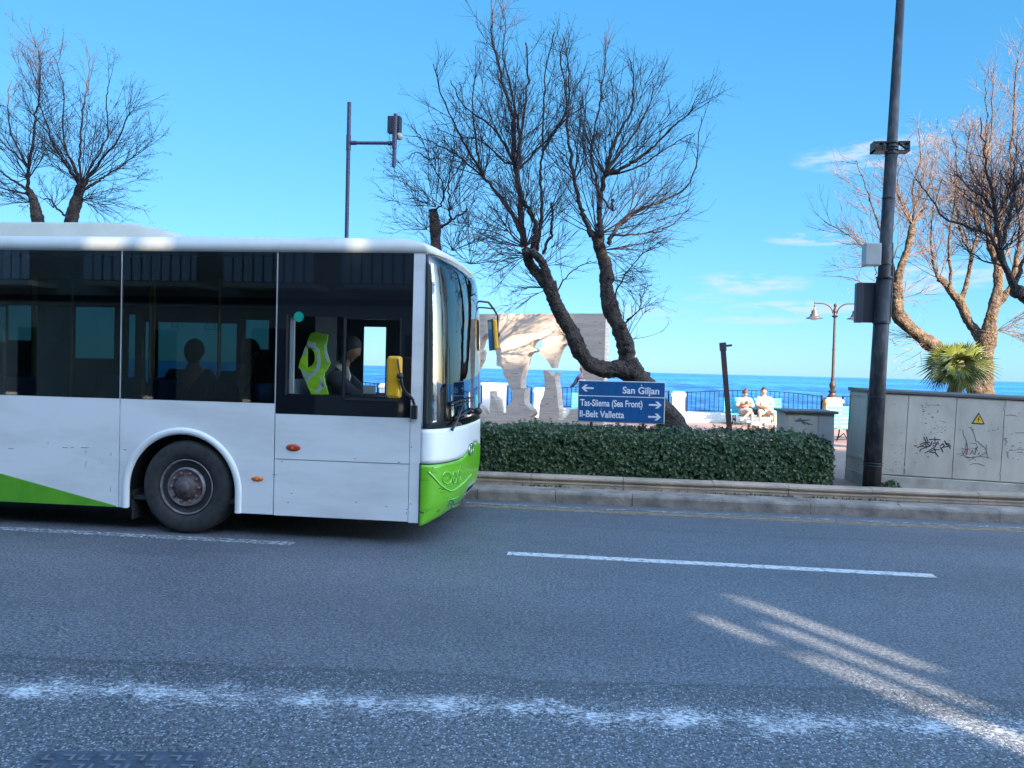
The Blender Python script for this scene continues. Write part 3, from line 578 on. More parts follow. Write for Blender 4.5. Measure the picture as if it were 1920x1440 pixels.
hole1 = [z1p(*p) for p in ((735,335),(775,325),(820,335),(845,370),(850,430),(840,490),(862,515),(870,560),(870,665),(915,678),(942,715),(940,760),(985,830),(1000,880),(1042,960),(1038,1010),(1030,1060),(990,1092),(965,1112),(980,1172),(935,1178),(888,1182),(885,1120),(870,1050),(850,1020),(818,992),(812,942),(797,940),(804,1050),(792,1130),(800,1160),(796,1202),(746,1198),(725,1150),(690,1105),(655,1090),(600,1060),(590,980),(610,900),(570,860),(555,800),(590,730),(640,700),(660,660),(690,600),(700,520),(690,497),(668,490),(680,460),(700,390))]
hole3 = [z1p(*p) for p in ((380,330),(420,300),(460,330),(470,400),(455,450),(500,520),(520,620),(510,720),(480,800),(490,1000),(480,1180),(420,1190),(415,1000),(400,1000),(385,1190),(320,1180),(330,960),(300,800),(250,700),(290,560),(350,480),(385,450),(372,390))]
def wall_slab(a, b, hs):
    cu = bpy.data.curves.new('wallc', 'CURVE'); cu.dimensions = '2D'; cu.fill_mode = 'BOTH'; cu.extrude = .165
    for pts in [[(a, .2), (a, 2.965), (b, 2.965), (b, .2)]]+hs:
        sp = cu.splines.new('POLY'); sp.points.add(len(pts)-1); sp.use_cyclic_u = True
        for p, q in zip(sp.points, pts): p.co = (q[0], q[1], 0, 1)
    me = from_curve(cu); m = MB(); m.add([wA+wdir*v.co.x+wn*(.165-v.co.z)+Vector((0, 0, v.co.y)) for v in me.vertices], [list(p.vertices) for p in me.polygons]); bpy.data.meshes.remove(me); return m
sw = thing('sculpture_wall', tuple(wA), 'tall travertine wall with silhouettes of walking figures cut through it', 'sculpture')
wall_slab(0, 4.45, [hole1, hole2]).build('stone_slab', 'travertine', sw)
# ------------------------------------------------------------------ blue direction sign
sg = thing('direction_sign', (.374, 11.0, ZP), 'blue direction sign with white lettering and arrows standing in the hedge', 'road sign')
sx0, sx1, sz0, sz1 = -.256, 1.006, 1.035, 1.645
MB().box(sx0, sx1, 11.0, 11.02, sz0, sz1, .008).build('panel', 'sign_edge', sg)
pn = MB().box(sx0+.014, sx1-.014, 10.994, 11.0, sz0+.014, sz1-.014).build('blue_face', 'sign_blue', sg)
U = lambda x: sx0+(x-240)/1540*(sx1-sx0)
V = lambda y: sz1-(y-145)/745*(sz1-sz0)
m = MB()
text_into(m, 'San Giljan', U(1030), U(1672), V(362), .101, 10.994)
m.lathe(((U(1358)), 10.9925, V(213)), [(.009, -.0012), (.009, .0012)], 10, 'Y')
m.build('lettering', 'sign_white', sg); m = MB(); text_into(m, 'Tas-Sliema (Sea Front)', U(285), U(1385), V(603), .10, 10.994)
m.build('lettering', 'sign_white', sg); m = MB(); text_into(m, 'Il-Belt Valletta', U(280), U(1070), V(803), .10, 10.994)
m.lathe(((U(665)), 10.9925, V(655)), [(.006, -.0012), (.006, .0012)], 8, 'Y')
m.build('lettering', 'sign_white', sg)
def arrow(x0, x1, zc):
    s = 1 if x1 > x0 else -1; w = .0125; m = MB()
    m.prism([(x0, zc-w), (x1-s*.03, zc-w), (x1-s*.03, zc+w), (x0, zc+w)], 10.991, 10.994)
    for k in (-1, 1): m.prism([(x1, zc), (x1-s*.055, zc+k*.05), (x1-s*.095, zc+k*.05), (x1-s*.042, zc+k*.0)], 10.9905-k*.0003, 10.994)
    m.build('arrow', 'sign_white', sg)
arrow(U(520), U(300), V(285)); arrow(U(1497), U(1722), V(553)); arrow(U(1490), U(1716), V(765))
MB().box(U(245), U(1770), 10.9905, 10.994, V(430), V(415)).build('divider', 'sign_white', sg)
for x in (-.05, .70): MB().box(x-.02, x+.02, 11.021, 11.055, ZP, sz1-.05, .004).build('post', 'rust_post', sg)
# ------------------------------------------------------------------ leaning dark post
a = at(1369, 822, 11.1); b = at(1355, 645, 11.1); d = (a-b).normalized()
ps = thing('leaning_post', (a.x, 11.1, ZP), 'dark square metal post leaning to one side out of the hedge', 'post')
m = MB(); m.X = Matrix.Translation(b) @ Vector((0, 0, 1)).rotation_difference(-d).to_matrix().to_4x4(); m.box(-.034, .034, -.034, .034, -1.75, .01, .004); m.build('tube', 'rust_post', ps)
m = MB(); m.X = Matrix.Translation(b) @ Vector((0, 0, 1)).rotation_difference(-d).to_matrix().to_4x4(); m.box(-.043, .043, -.043, .043, -.10, .02, .004); m.box(.043, .13, -.012, .012, -.045, -.015); m.build('bracket', 'purple_pole', ps)
# ------------------------------------------------------------------ camera pole behind the bus
q = at(655, 192, 11.3); g = at(655, 445, 11.3)
cpole = thing('camera_pole', (q.x, 11.3, ZP), 'slim purple grey pole with a side arm and camera rising behind the bus roof', 'camera pole')
MB().tube([(q.x, 11.3, ZP), (q.x, 11.3, q.z)], .031, 12).build('pole', 'purple_pole', cpole)
z = at(655, 268, 11.3).z; x2 = at(738, 268, 11.3).x
m = MB(); m.tube([(q.x, 11.3, z-.11), (q.x, 11.3, z+.12)], .037, 12); m.tube([(q.x, 11.3, z), (x2, 11.3, z-.01)], .026, 12); m.tube([(q.x, 11.3, z), (q.x+.12, 11.3, z)], .034, 12); m.tube([(x2-.09, 11.3, z-.01), (x2, 11.3, z-.01)], .034, 12); m.build('arm', 'purple_pole', cpole)
m = MB(); m.tube([(x2+.02, 11.27, at(738, 313, 11.3).z), (x2+.03, 11.27, at(738, 215, 11.3).z)], .030, 12); m.tube([(x2+.02, 11.27, z-.10), (x2+.025, 11.27, z+.12)], .038, 12); m.build('hanger', 'purple_pole', cpole)
MB().box(at(728, 235, 11.4).x, at(752, 235, 11.4).x, 11.34, 11.46, at(740, 250, 11.4).z, at(740, 219, 11.4).z, .01).build('control_box', 'dark_board', cpole)
c = at(749, 256, 11.35); m = MB(); m.smooth = True; m.ball(c, .058); m.build('camera_dome', 'grey_box', cpole)
# ------------------------------------------------------------------ leaning steel pole with boxes (in front)
pb = Vector((3.80, 10.72, ZP)); ptop = at(1692, -60, 10.72)
pd = (ptop-pb).normalized(); pp = thing('steel_pole', tuple(pb), 'tall weathered dark steel pole leaning slightly, strapped with boxes and a bracket', 'utility pole')
def pz(py):   # point of the pole axis at picture height py
    s0, s1 = 0., 1.
    best = min((abs(((lambda P: 720-FPX*(P-Vector((0, 0, CH))).dot(UP)/(P-Vector((0, 0, CH))).dot(FW))(pb.lerp(ptop, k/400)))-py), k) for k in range(401)); return pb.lerp(ptop, best[1]/400)
m = MB(); m.smooth = True; a1 = pz(525); a2 = pz(290); m.tube([pb, pz(700), a1], [.118, .104, .098], 24)
m.tube([a1, a1+pd*.06, a2], [.098, .082, .078], 24); m.tube([a2, a2+pd*.04, ptop], [.078, .068, .052], 24); m.build('shaft', 'pole', pp)
for py, r in ((868, .119), (871.5, .119), (745, .112), (606, .107), (604, .107), (520, .101), (496, .086), (372, .082), (287, .081), (281, .081), (275, .081), (268, .08)): c = pz(py); MB().tube([c-pd*.008, c+pd*.008], r*1.03+.002, 24).build('strap', 'dark_board', pp)
c = pz(275)
m = MB()
for (x0, x1, z0, z1) in ((-.22, .22, .05, .07), (-.25, .22, -.07, -.05), (-.25, -.23, -.07, .07), (.20, .22, -.05, .07), (-.13, -.11, -.05, .05)): m.box(c.x+x0, c.x+x1, c.y-.05, c.y+.10, c.z+z0, c.z+z1)
m.box(c.x-.22, c.x-.08, c.y-.04, c.y+.08, c.z-.05, c.z+.01); m.tube([(c.x+.08, c.y, c.z+.05), (c.x+.21, c.y, c.z-.04)], .012, 6); m.build('bracket', 'black_plastic', pp)
def px_box(name, mt, px0, px1, py0, py1, y0, y1, bev=.01):
    a = at(px0, (py0+py1)/2, y0); b = at(px1, (py0+py1)/2, y0); t1 = at((px0+px1)/2, py0, y0); b1 = at((px0+px1)/2, py1, y0)
    return MB().box(a.x, b.x, y0, y1, b1.z, t1.z, bev).build(name, mt, pp)
o = px_box('meter_box', 'grey_box', 1623, 1653, 455, 497, 10.50, 10.66, .012)
MB().tube([at(1640, 497, 10.55), at(1641, 505, 10.55), at(1644, 512, 10.58), at(1640, 516, 10.6)], .006, 6).build('cable', 'black_plastic', pp)
px_box('back_panel', 'dark_board', 1607, 1672, 530, 605, 10.76, 10.80, .005); px_box('panel_side', 'dark_board', 1606, 1619, 530.5, 604.5, 10.66, 10.758, .005)
px_box('junction', 'black_plastic', 1664, 1673, 517, 527, 10.66, 10.74, .01)
MB().tube([pz(455)+Vector((.09, 0, 0)), pz(520)+Vector((.115, 0, 0)), pz(600)+Vector((.115, 0, 0))], .008, 6).build('conduit', 'black_plastic', pp)
# ------------------------------------------------------------------ electrical cabinets
cb = bpy.data.objects.new('electrical_cabinet', None); COL.objects.link(cb); C0 = Vector((3.74, 10.95, ZP)); cb.location = C0; cb.rotation_euler = (0, rad(1.5), 0)
tag(cb, 'long pale grey electrical cabinet with scribbled doors and a yellow warning triangle', 'cabinet'); BASE[cb] = C0
cx0, cx1, cy0, cy1, cz0, cz1 = 3.76, 8.35, 10.95, 11.72, ZP+.19, 1.585
MB().box(cx0+.0, cx1-.0, cy0-.03, cy1, ZP-.02, cz0-.006, .01).build('plinth', 'concrete', cb)
MB().box(cx0+.01, cx1-.01, cy0+.02, cy1, cz0-.006, cz1, .004).build('body', 'cabinet', cb)
m = MB(); m.add([(cx0-.02, cy0-.03, cz1), (cx1+.02, cy0-.03, cz1), (cx1+.02, cy1+.02, cz1), (cx0-.02, cy1+.02, cz1), (cx0-.02, cy0-.03, cz1+.035), (cx1+.02, cy0-.03, cz1+.035), (cx1+.02, cy1+.02, cz1+.055), (cx0-.02, cy1+.02, cz1+.055)], [(0,3,2,1),(4,5,6,7),(0,1,5,4),(1,2,6,5),(2,3,7,6),(3,0,4,7)]); m.build('lid', 'cabinet_lid', cb, bevel=.005)
m = MB(); m.box(cx0-.004, cx0+.008, cy0+.02, cy0+.05, cz0, cz1-.01); m.box(cx0-.004, cx0+.008, cy1-.05, cy1-.02, cz0, cz1-.01); m.box(cx0-.006, cx0+.007, cy0+.052, cy1-.052, cz0+.19, cz0+.24); m.box(cx0-.004, cx0+.007, cy0+.052, cy1-.052, cz1-.06, cz1-.012); m.build('side_frame', 'cabinet', cb)
doorx = [cx0+.02, 4.19+.17, 5.02, 5.67, 6.32, 6.95, 7.6, cx1-.02]
doorx = [cx0+.02, 4.30, 4.935, 5.56, 6.2, 6.85, 7.5, cx1-.02]
for i in range(len(doorx)-1):
    a, b = doorx[i], doorx[i+1]; gap = .004 if i % 2 else .003
    dr = MB().box(a+gap, b-gap, cy0-.006, cy0+.018, cz0+.01, cz1-.012, .003).build('door', 'cabinet', cb)
    if i % 2 == 0:
        for zz in (cz0+.12, cz1-.13): MB().lathe((b, cy0-.004, zz), [(.022, -.009), (.02, -.002), (.0001, 0)], 10, 'Y').build('lock', 'grey_box', dr)
def ip(x, y): p = at(1660+x/7.385, 740+y/7.385, cy0-.008); return p.x, p.z-.026*(p.x-3.74)*0
m = MB(); yk = cy0-.007
for pts in (((430,715),(480,690),(540,700),(600,690)),((465,670),(520,640),(600,640)),((515,570),(545,630)),((545,560),(572,625)),((470,700),(540,655),(555,720)),((560,650),(600,690),(630,625)),((640,650),(690,640),(680,690),(650,680)),((590,600),(650,590),(740,597)),((665,565),(670,620)),((710,625),(715,665)),((740,680),(780,650),(800,680),(760,720),(745,700)),((800,610),(830,650)),((820,655),(895,685)),((820,640),(880,655)),((800,700),(860,680),(885,715)),((540,785),(660,705),(680,760)),((600,770),(660,735),(730,735)),((620,775),(680,775),(720,830)),((760,720),(785,765)),((465,770),(470,740),(560,700)),((385,690),(425,692))): stroke(m, [ip(*p) for p in pts], .012, yk)
m.build('scribble', 'ink', cb)
m = MB(); random.seed(21)
for pts in (((1050,450),(1060,520),(1100,590),(1125,690)),((1185,445),(1215,520),(1240,620)),((965,790),(1040,785)),((1010,820),(1060,800),(1150,830),(1210,830),(1290,810),(1460,835)),((1230,830),(1330,790),(1390,750)),((1300,640),(1370,700),(1400,790),(1410,840)),((1380,650),(1390,720)),((1090,830),(1140,840),(1215,820)),((1160,940),(1200,915),(1280,915),(1370,942)),((1130,880),(1210,845),(1240,870)),((1180,700),(1240,715),(1260,690)),((1165,630),(1240,640),(1270,700)),((540,120),(730,118)),((1810,700),(1900,700)),((1830,475),(1900,470)),((1680,770),(1690,830)),((1810,745),(1890,742)),((1620,560),(1670,600),(1640,640)),((1700,720),(1750,715)),((1640,240),(1700,230),(1780,235))): stroke(m, [ip(*p) for p in pts], .006, yk)
for i in range(110):
    a, b = random.choice(((random.gauss(500, 25), random.uniform(90, 400)), (random.uniform(560, 800), random.uniform(180, 520)), (random.uniform(60, 240), random.uniform(650, 1060)), (random.uniform(1580, 1900), random.uniform(150, 900)), (random.uniform(1000, 1560), random.uniform(400, 460)), (random.uniform(10, 900), random.uniform(60, 1100)))); l = random.uniform(4, 26)
    stroke(m, [ip(a, b), ip(a+l, b+random.uniform(-5, 5))], random.uniform(.003, .009), yk)
m.build('faded_scribble', 'ink_grey', cb)
m = MB()
for pts in (((1040,710),(1090,720),(1160,715)),((1050,740),(1070,800),(1085,740)),((1100,640),(1105,800)),((1125,700),(1115,790)),((1160,790),(1190,730),(1215,790)),((1230,790),(1240,690),(1260,740)),((1255,600),(1340,680)),((1270,790),(1290,760))): stroke(m, [ip(*p) for p in pts], .008, yk)
m.build('red_scribble', 'ink_red', cb)
def tri(c, r, y0, y1): return MB().prism([(c[0]-r*.9, c[1]-r*.62), (c[0]+r*.9, c[1]-r*.62), (c[0], c[1]+r)], y0, y1)
c = ip(1262, 305); w = tri(c, .098, yk-.003, yk).build('warning_triangle', 'ink', cb); c2 = (c[0], c[1]-.001); tri(c2, .074, yk-.0045, yk-.003).build('yellow_field', 'warn_yellow', w)
m = MB(); m.prism([(c[0]+.012, c[1]+.045), (c[0]-.018, c[1]+.002), (c[0]+.002, c[1]+.004), (c[0]-.014, c[1]-.04), (c[0]+.02, c[1]+.012), (c[0]+.002, c[1]+.012), (c[0]+.02, c[1]+.045)], yk-.006, yk-.0045); m.build('lightning_bolt', 'ink', w)
c2b = thing('utility_cabinet', (3.36, 12.5, ZP), 'small grey service cabinet with a dark spatter mark standing behind the hedge end', 'cabinet')
MB().box(2.99, 3.74, 12.2, 12.78, ZP, 1.20, .006).build('body', 'cabinet', c2b); MB().box(2.95, 3.79, 12.15, 12.83, 1.20, 1.245, .012).build('lid', 'cabinet_lid', c2b)
MB().box(3.03, 3.47, 12.188, 12.2, ZP+.05, 1.17, .004).build('door', 'cabinet', c2b); MB().box(3.50, 3.72, 12.19, 12.2, ZP+.05, 1.17, .004).build('side_panel', 'grey_box', c2b)
m = MB(); random.seed(4); c = at(1504, 790, 12.18)
for i in range(16): a = random.uniform(0, 6.28); l = random.uniform(.03, .13)*(1.5 if abs(math.cos(a)) > .7 else .8); stroke(m, [(c.x, c.z), (c.x+math.cos(a)*l, c.z+math.sin(a)*l*.7)], random.uniform(.005, .018), 12.188)
m.build('spatter', 'ink_grey', c2b)
# ------------------------------------------------------------------ trees
class Tree:
    def __init__(s, name, base, label, bark, twig, tuft, seed):
        s.t = thing(name, base, label, 'tree'); s.tr = MB(); s.tr.smooth = True; s.tw = MB(); s.lf = MB(); s.bark, s.twig, s.tuft = bark, twig, tuft; s.rng = random.Random(seed); s.Y = base[1]
    def limb(s, pts, r0, r1, dy=0.0, wob=.35, n=12):
        """pts in picture px at depth s.Y (+dy by the end) -> thick knotty limb"""
        k = len(pts); P = [at(p[0], p[1], s.Y+(p[2] if len(p) > 2 else dy*i/(k-1))) for i, p in enumerate(pts)]
        Q = catmull(P, 5); m = len(Q); rr = [r0+(r1-r0)*(i/(m-1)) for i in range(m)]
        Q = catmull(Q, 2); m = len(Q); rr = [(r0+(r1-r0)*(i/(m-1)))*s.lk for i in range(m)]; rr = [r*(1+.16*noise.noise(q*3.3)+.12*noise.noise(q*11)+.05*s.rng.uniform(-1, 1)) for r, q in zip(rr, Q)]; s.tr.tube(Q, rr, 18, wob=wob*.8); return Q
    def path(s, p, d, Ln, n, jit, up):
        P = [p]; d = d.normalized(); g = s.rng.gauss
        for i in range(n): d = (d+Vector((g(0, jit), g(0, jit), g(0, jit)))+Vector((0, 0, up))).normalized(); p = p+d*(Ln/n); P.append(p)
        return P
    def kids(s, P, lev, dens, Ln):
        """spawn twigs of level lev along P"""
        R = s.rng; tot = sum((b-a).length for a, b in zip(P, P[1:])); n = max(1, int(dens*tot*R.uniform(.8, 1.2)))
        for i in range(n):
            f = (.12 if lev == 1 else .15)+.86*R.random(); j = min(int(f*(len(P)-1)), len(P)-2); u = f*(len(P)-1)-j; p = P[j].lerp(P[j+1], u); t = (P[j+1]-P[j]).normalized()
            sd = t.orthogonal().normalized(); sd.rotate(Matrix.Rotation(R.uniform(0, 6.283), 3, t)); ang = R.uniform(.25, .85) if lev == 1 else R.uniform(.25, .95)
            d = t*math.cos(ang)+sd*math.sin(ang); l = Ln*(1.1-.55*f)*R.uniform(.5, 1.25)
            if lev == 1:
                Q = s.path(p, d, l, 5, .07, .05); s.tw.tube(Q, [.0052, .0046, .004, .0034, .0028, .002], 4, cap=False); s.kids(Q, 2, 9.5, .40)
            else:
                Q = s.path(p, d, l, 3, .13, .02); s.tw.tube(Q, [.0026, .0023, .002, .0014], 3, cap=False)
                if R.random() < s.tuftp*(.35+1.3*max(0, noise.noise(p*.9)+.25)):
                    for k in range(R.randint(2, 5)): q = Q[R.randint(1, 3)]+Vector((R.gauss(0, .02), R.gauss(0, .02), R.gauss(0, .02))); w = R.uniform(.008, .02); e = Vector((R.gauss(0, 1), R.gauss(0, 1), R.gauss(0, 1))).normalized(); f2 = e.orthogonal().normalized(); s.lf.add([q-e*w*1.6, q+f2*w*.6, q+e*w*1.6], [(0, 1, 2)])
    tuftp = .8; stk = 1.4; lk = 1.02
    def stem(s, pts, r0, r1, dy, dens=4.9, Ln=.95):
        P = [at(p[0], p[1], s.Y+dy*i/(len(pts)-1)) for i, p in enumerate(pts)]; Q = catmull(P, 5); m = len(Q)
        Q = [q+Vector((s.rng.gauss(0, .012), s.rng.gauss(0, .012), s.rng.gauss(0, .006))) if 0 < i < m-1 else q for i, q in enumerate(Q)]
        r0 *= s.stk; r1 *= s.stk*.9; (s.tr if r0 > .03 else s.tw).tube(Q, [r0+(r1-r0)*(i/(m-1))**.8 for i in range(m)], 7, wob=.2); s.kids(Q, 1, dens, Ln); return Q
    def spray(s, px, py, dy, n, a0, a1, L0, r=.010, dens=4.3, Ln=.75, up=.06):
        
        """n shoots fanning from a hub, picture angle a0..a1 (degrees from up, clockwise)"""
        n = max(4, round(n*.82)); c = at(px, py, s.Y+dy); R = s.rng
        for i in range(n):
            a = rad(a0+(a1-a0)*(i+R.random())/n); d = Vector((math.sin(a), R.uniform(-.7, .7), math.cos(a))); Q = s.path(c, d, L0*R.uniform(.6, 1.1), 7, .085, up)
            m = len(Q); s.tw.tube(Q, [r*(1-.75*k/(m-1)) for k in range(m)], 5, cap=False); s.kids(Q, 1, dens, Ln)
    def done(s):
        s.tr.build('trunk', s.bark, s.t); c = s.tw.build('crown', s.twig, s.t)
        if s.lf.f: s.lf.build('seed_tufts', s.tuft, s.t)
        print(s.t.name, len(s.tw.f), len(s.lf.f))
def catmull(P, k):
    out = []; n = len(P)
    for i in range(n-1):
        p0, p1, p2, p3 = P[max(i-1, 0)], P[i], P[i+1], P[min(i+2, n-1)]
        for j in range(k):
            t = j/k; out.append(.5*((2*p1)+(p2-p0)*t+(2*p0-5*p1+4*p2-p3)*t*t+(3*p1-p0-3*p2+p3)*t*t*t))
    return out+[P[-1]]
T = Tree('bare_tree', (1.45, 12.6, ZP), 'large bare tree with two crooked limbs rising behind the blue direction sign', 'bark', 'twig', 'tuft', 5)
T.limb([(1290, 850), (1262, 800), (1225, 745), (1192, 705), (1176, 680)], .215, .165)
T.limb([(1200, 715), (1165, 693), (1142, 694), (1107, 684), (1089, 661), (1073, 624), (1055, 594), (1039, 560), (1030, 530)], .15, .105, -.5)
T.limb([(1031, 535, -.5), (1020, 500, -.55), (1010, 484, -.6), (996, 470, -.6)], .075, .06); T.limb([(1038, 555, -.5), (1020, 528, -.45), (1003, 507, -.4), (992, 490, -.45), (986, 468, -.6)], .085, .07)
T.limb([(1180, 695), (1174, 675), (1172, 647), (1160, 613), (1143, 573), (1137, 537), (1137, 507), (1127, 473), (1121, 440)], .155, .095, .4)
for k in range(9): c = T.rng.choice([(1107, 684), (1073, 624), (1172, 647), (1165, 610), (1225, 745), (1137, 520), (1190, 700)]); p = at(c[0], c[1], 12.45); T.tr.ball(p+Vector((T.rng.uniform(-.08, .08), 0, T.rng.uniform(-.06, .06))), T.rng.uniform(.05, .09), 8)
S = T.stem
S([(983,463),(977,413),(977,383),(968,327),(963,290),(963,233),(950,180),(937,133),(925,80),(922,20),(925,-30)], .045, .008, .3, 10)
S([(1000,467),(1004,440),(1002,417),(990,390),(983,377),(972,340),(975,280),(985,200),(990,140),(985,80)], .042, .008, -.8, 9)
S([(983,450),(965,410),(937,370),(920,345),(907,330),(893,283),(887,200),(890,140)], .032, .006, .9)
S([(907,330),(880,285),(853,233),(830,183),(812,120)], .018, .005, -.4)
S([(907,335),(870,300),(838,280),(800,262),(775,255)], .014, .004, .4)
S([(1007,470),(1012,430),(1015,393),(1013,333),(1017,283),(1020,200),(1025,120),(1040,60)], .026, .006, -.5)
S([(1017,283),(1040,245),(1060,213),(1066,160),(1063,110),(1058,72)], .02, .005, .3, 10)
S([(1019,475),(1030,450),(1034,430),(1036,405),(1034,380)], .02, .012, 0, 4)
S([(968,310),(945,270),(915,230),(870,200),(845,150)], .02, .005, -.8); S([(968,310),(940,300),(900,262),(860,258),(820,240)], .016, .004, .8)
S([(968,310),(975,250),(960,180),(945,110),(948,50),(940,10)], .018, .005, .7, 11); S([(968,320),(1010,280),(1050,235),(1090,200)], .018, .004, .5)
S([(1110,443),(1098,410),(1087,383),(1078,337),(1070,290),(1063,233),(1062,180),(1050,110),(1060,70)], .034, .006, -.6)
S([(1127,443),(1124,415),(1125,383),(1135,327),(1147,283),(1165,240),(1183,207),(1187,150),(1180,110)], .042, .007, .3, 9)
S([(1140,457),(1155,430),(1177,407),(1205,390),(1240,377),(1287,350),(1307,300),(1315,220)], .03, .005, .6)
S([(1135,330),(1165,315),(1195,298),(1220,280),(1255,245),(1287,217),(1305,200)], .026, .005, -.7, 9); S([(1135,330),(1160,290),(1195,240),(1220,190),(1225,150)], .022, .005, .5, 10)
S([(1125,390),(1118,340),(1108,290),(1120,220),(1130,150),(1135,60)], .02, .005, 1.0, 9); S([(1150,395),(1148,375),(1143,390),(1120,352),(1100,300),(1095,240),(1105,140)], .018, .005, -.9)
S([(1150,440),(1185,440),(1215,436),(1240,433),(1275,410),(1300,380)], .016, .004, .2); S([(1135,330),(1200,310),(1262,270),(1300,250)], .015, .004, -.2)
S([(1143,573),(1170,520),(1200,480),(1240,460)], .012, .004, -.5, 6, .5); S([(1039,560),(1060,520),(1085,500),(1110,490)], .012, .004, .5, 6, .5)
T.tr.tube([at(1162, 615, 12.7), at(1182, 597, 12.6), at(1202, 578, 12.5)], [.02, .014, .008], 6); T.tr.tube([at(1175, 600, 12.6), at(1190, 590, 12.6), at(1193, 568, 12.6)], [.012, .008, .006], 5)
T.spray(1202, 580, 0, 7, -40, 80, .55, .005, 7, .25); T.spray(1172, 640, .1, 6, -10, 90, .8, .006, 5, .3)
T.spray(985, 463, -.6, 20, -95, 60, 1.7, .011); T.spray(1121, 440, .4, 20, -75, 95, 1.7, .011); T.spray(968, 312, 0, 16, -70, 55, 2.0); T.spray(1135, 328, .1, 18, -50, 75, 1.9)
T.spray(1078, 337, -.2, 9, -50, 30, 1.3); T.spray(1177, 407, .2, 9, 10, 100, 1.3); T.spray(907, 330, .3, 11, -80, 10, 1.5)
T.spray(990, 480, -.5, 12, -120, -60, 1.0, .007, 6, .4, -.02); T.spray(1127, 470, .4, 12, 70, 125, 1.2, .007, 6, .4, -.02); T.spray(1137, 520, .3, 8, 60, 130, .9, .006, 6, .35, -.02); T.spray(1030, 540, -.5, 9, -130, -50, .9, .006, 5, .35, -.03); T.spray(1010, 500, -.5, 9, 20, 90, .9, .006, 6, .35)
T.spray(1073, 630, -.3, 4, -100, -60, .35, .006, 5, .2)
T.done()
# tree with a sawn stump behind the front of the bus
st = at(816, 445, 13.5)
T = Tree('bare_tree', (st.x, 13.5, ZP), 'bare pollarded tree with a sawn stump showing above the bus windscreen', 'bark', 'twig', 'tuft', 8)
T.limb([(820, 860), (818, 700), (818, 600), (819, 520), (817, 470), (816, 430), (813, 405), (811, 393)], .14, .078, 0, .2); S = T.stem
S([(822,428),(838,420),(848,412),(870,398),(877,392)], .018, .01, 0, 3, .3); S([(845,414),(843,395),(841,360),(843,325),(853,280),(850,230),(858,190)], .016, .004, .3); S([(815,398),(826,382),(832,360),(822,330),(806,300),(790,260),(770,235)], .013, .004, -.3)
S([(832,360),(850,330),(872,300),(885,270)], .01, .004, .5); S([(805,300),(780,285),(765,300)], .01, .004, .5)
T.spray(843, 395, 0, 12, -80, 70, 1.6, .007, 7, .5); T.spray(817, 388, 0, 10, -95, 20, 1.4, .007, 7, .5); T.spray(848, 470, .4, 16, -60, 100, 1.2, .006, 7, .45); T.spray(882, 495, .5, 14, -90, 110, 1.1, .006, 7, .45, 0); T.spray(800, 430, .3, 10, -110, 20, 1.0, .006, 6, .4)
T.done()
# twin stemmed tree far left
T = Tree('bare_tree', (at(100, 420, 14).x, 14, ZP), 'twin stemmed bare tree rising behind the rear of the bus roof', 'bark', 'twig', 'tuft', 13)
T.limb([(100, 900), (90, 650), (80, 540), (73, 440), (68, 400), (63, 375), (53, 358)], .16, .07, -.3); T.limb([(104, 900), (105, 650), (118, 540), (130, 440), (137, 400), (145, 372), (150, 350)], .17, .085, .3); S = T.stem
S([(53,360),(52,340),(54,315),(62,260),(68,215),(74,180),(75,120),(60,70)], .03, .005, -.6, 10); S([(53,358),(35,345),(20,335),(0,320),(-20,310)], .022, .01, .3); S([(54,315),(40,290),(22,250),(15,190),(22,150)], .02, .005, .5); S([(60,365),(30,360),(0,352),(-30,340)], .018, .006, -.3); S([(54,315),(30,290),(0,260),(-25,220)], .018, .005, .4)
S([(150,352),(135,325),(118,300),(100,270),(85,225),(72,185),(68,120),(55,85)], .022, .005, .5, 10); S([(150,352),(140,310),(126,290),(118,240),(120,170),(100,105)], .022, .005, -.6); S([(152,350),(150,310),(152,250),(160,180),(168,130),(163,85)], .02, .005, .5)
S([(156,350),(168,318),(178,300),(200,260),(200,190),(205,155)], .022, .005, -.4); S([(158,355),(185,338),(205,325),(235,305),(262,285)], .024, .005, .4, 9); S([(156,350),(190,300),(220,262),(240,220),(252,200)], .02, .005, -.2, 9); S([(130,410),(110,395),(95,375),(83,372)], .02, .008, 0, 3, .3)
T.spray(53, 335, 0, 14, -95, 50, 1.6); T.spray(152, 345, 0, 24, -70, 75, 1.9); T.spray(152, 375, .2, 14, 60, 110, 1.15, .007, 7, .4, -.02); T.spray(60, 380, .2, 10, -110, -60, .9, .007, 6, .4); T.spray(74, 190, 0, 7, -40, 30, .9, .006); T.spray(100, 390, .2, 8, -60, 60, .8, .006, 6, .4)
T.done()
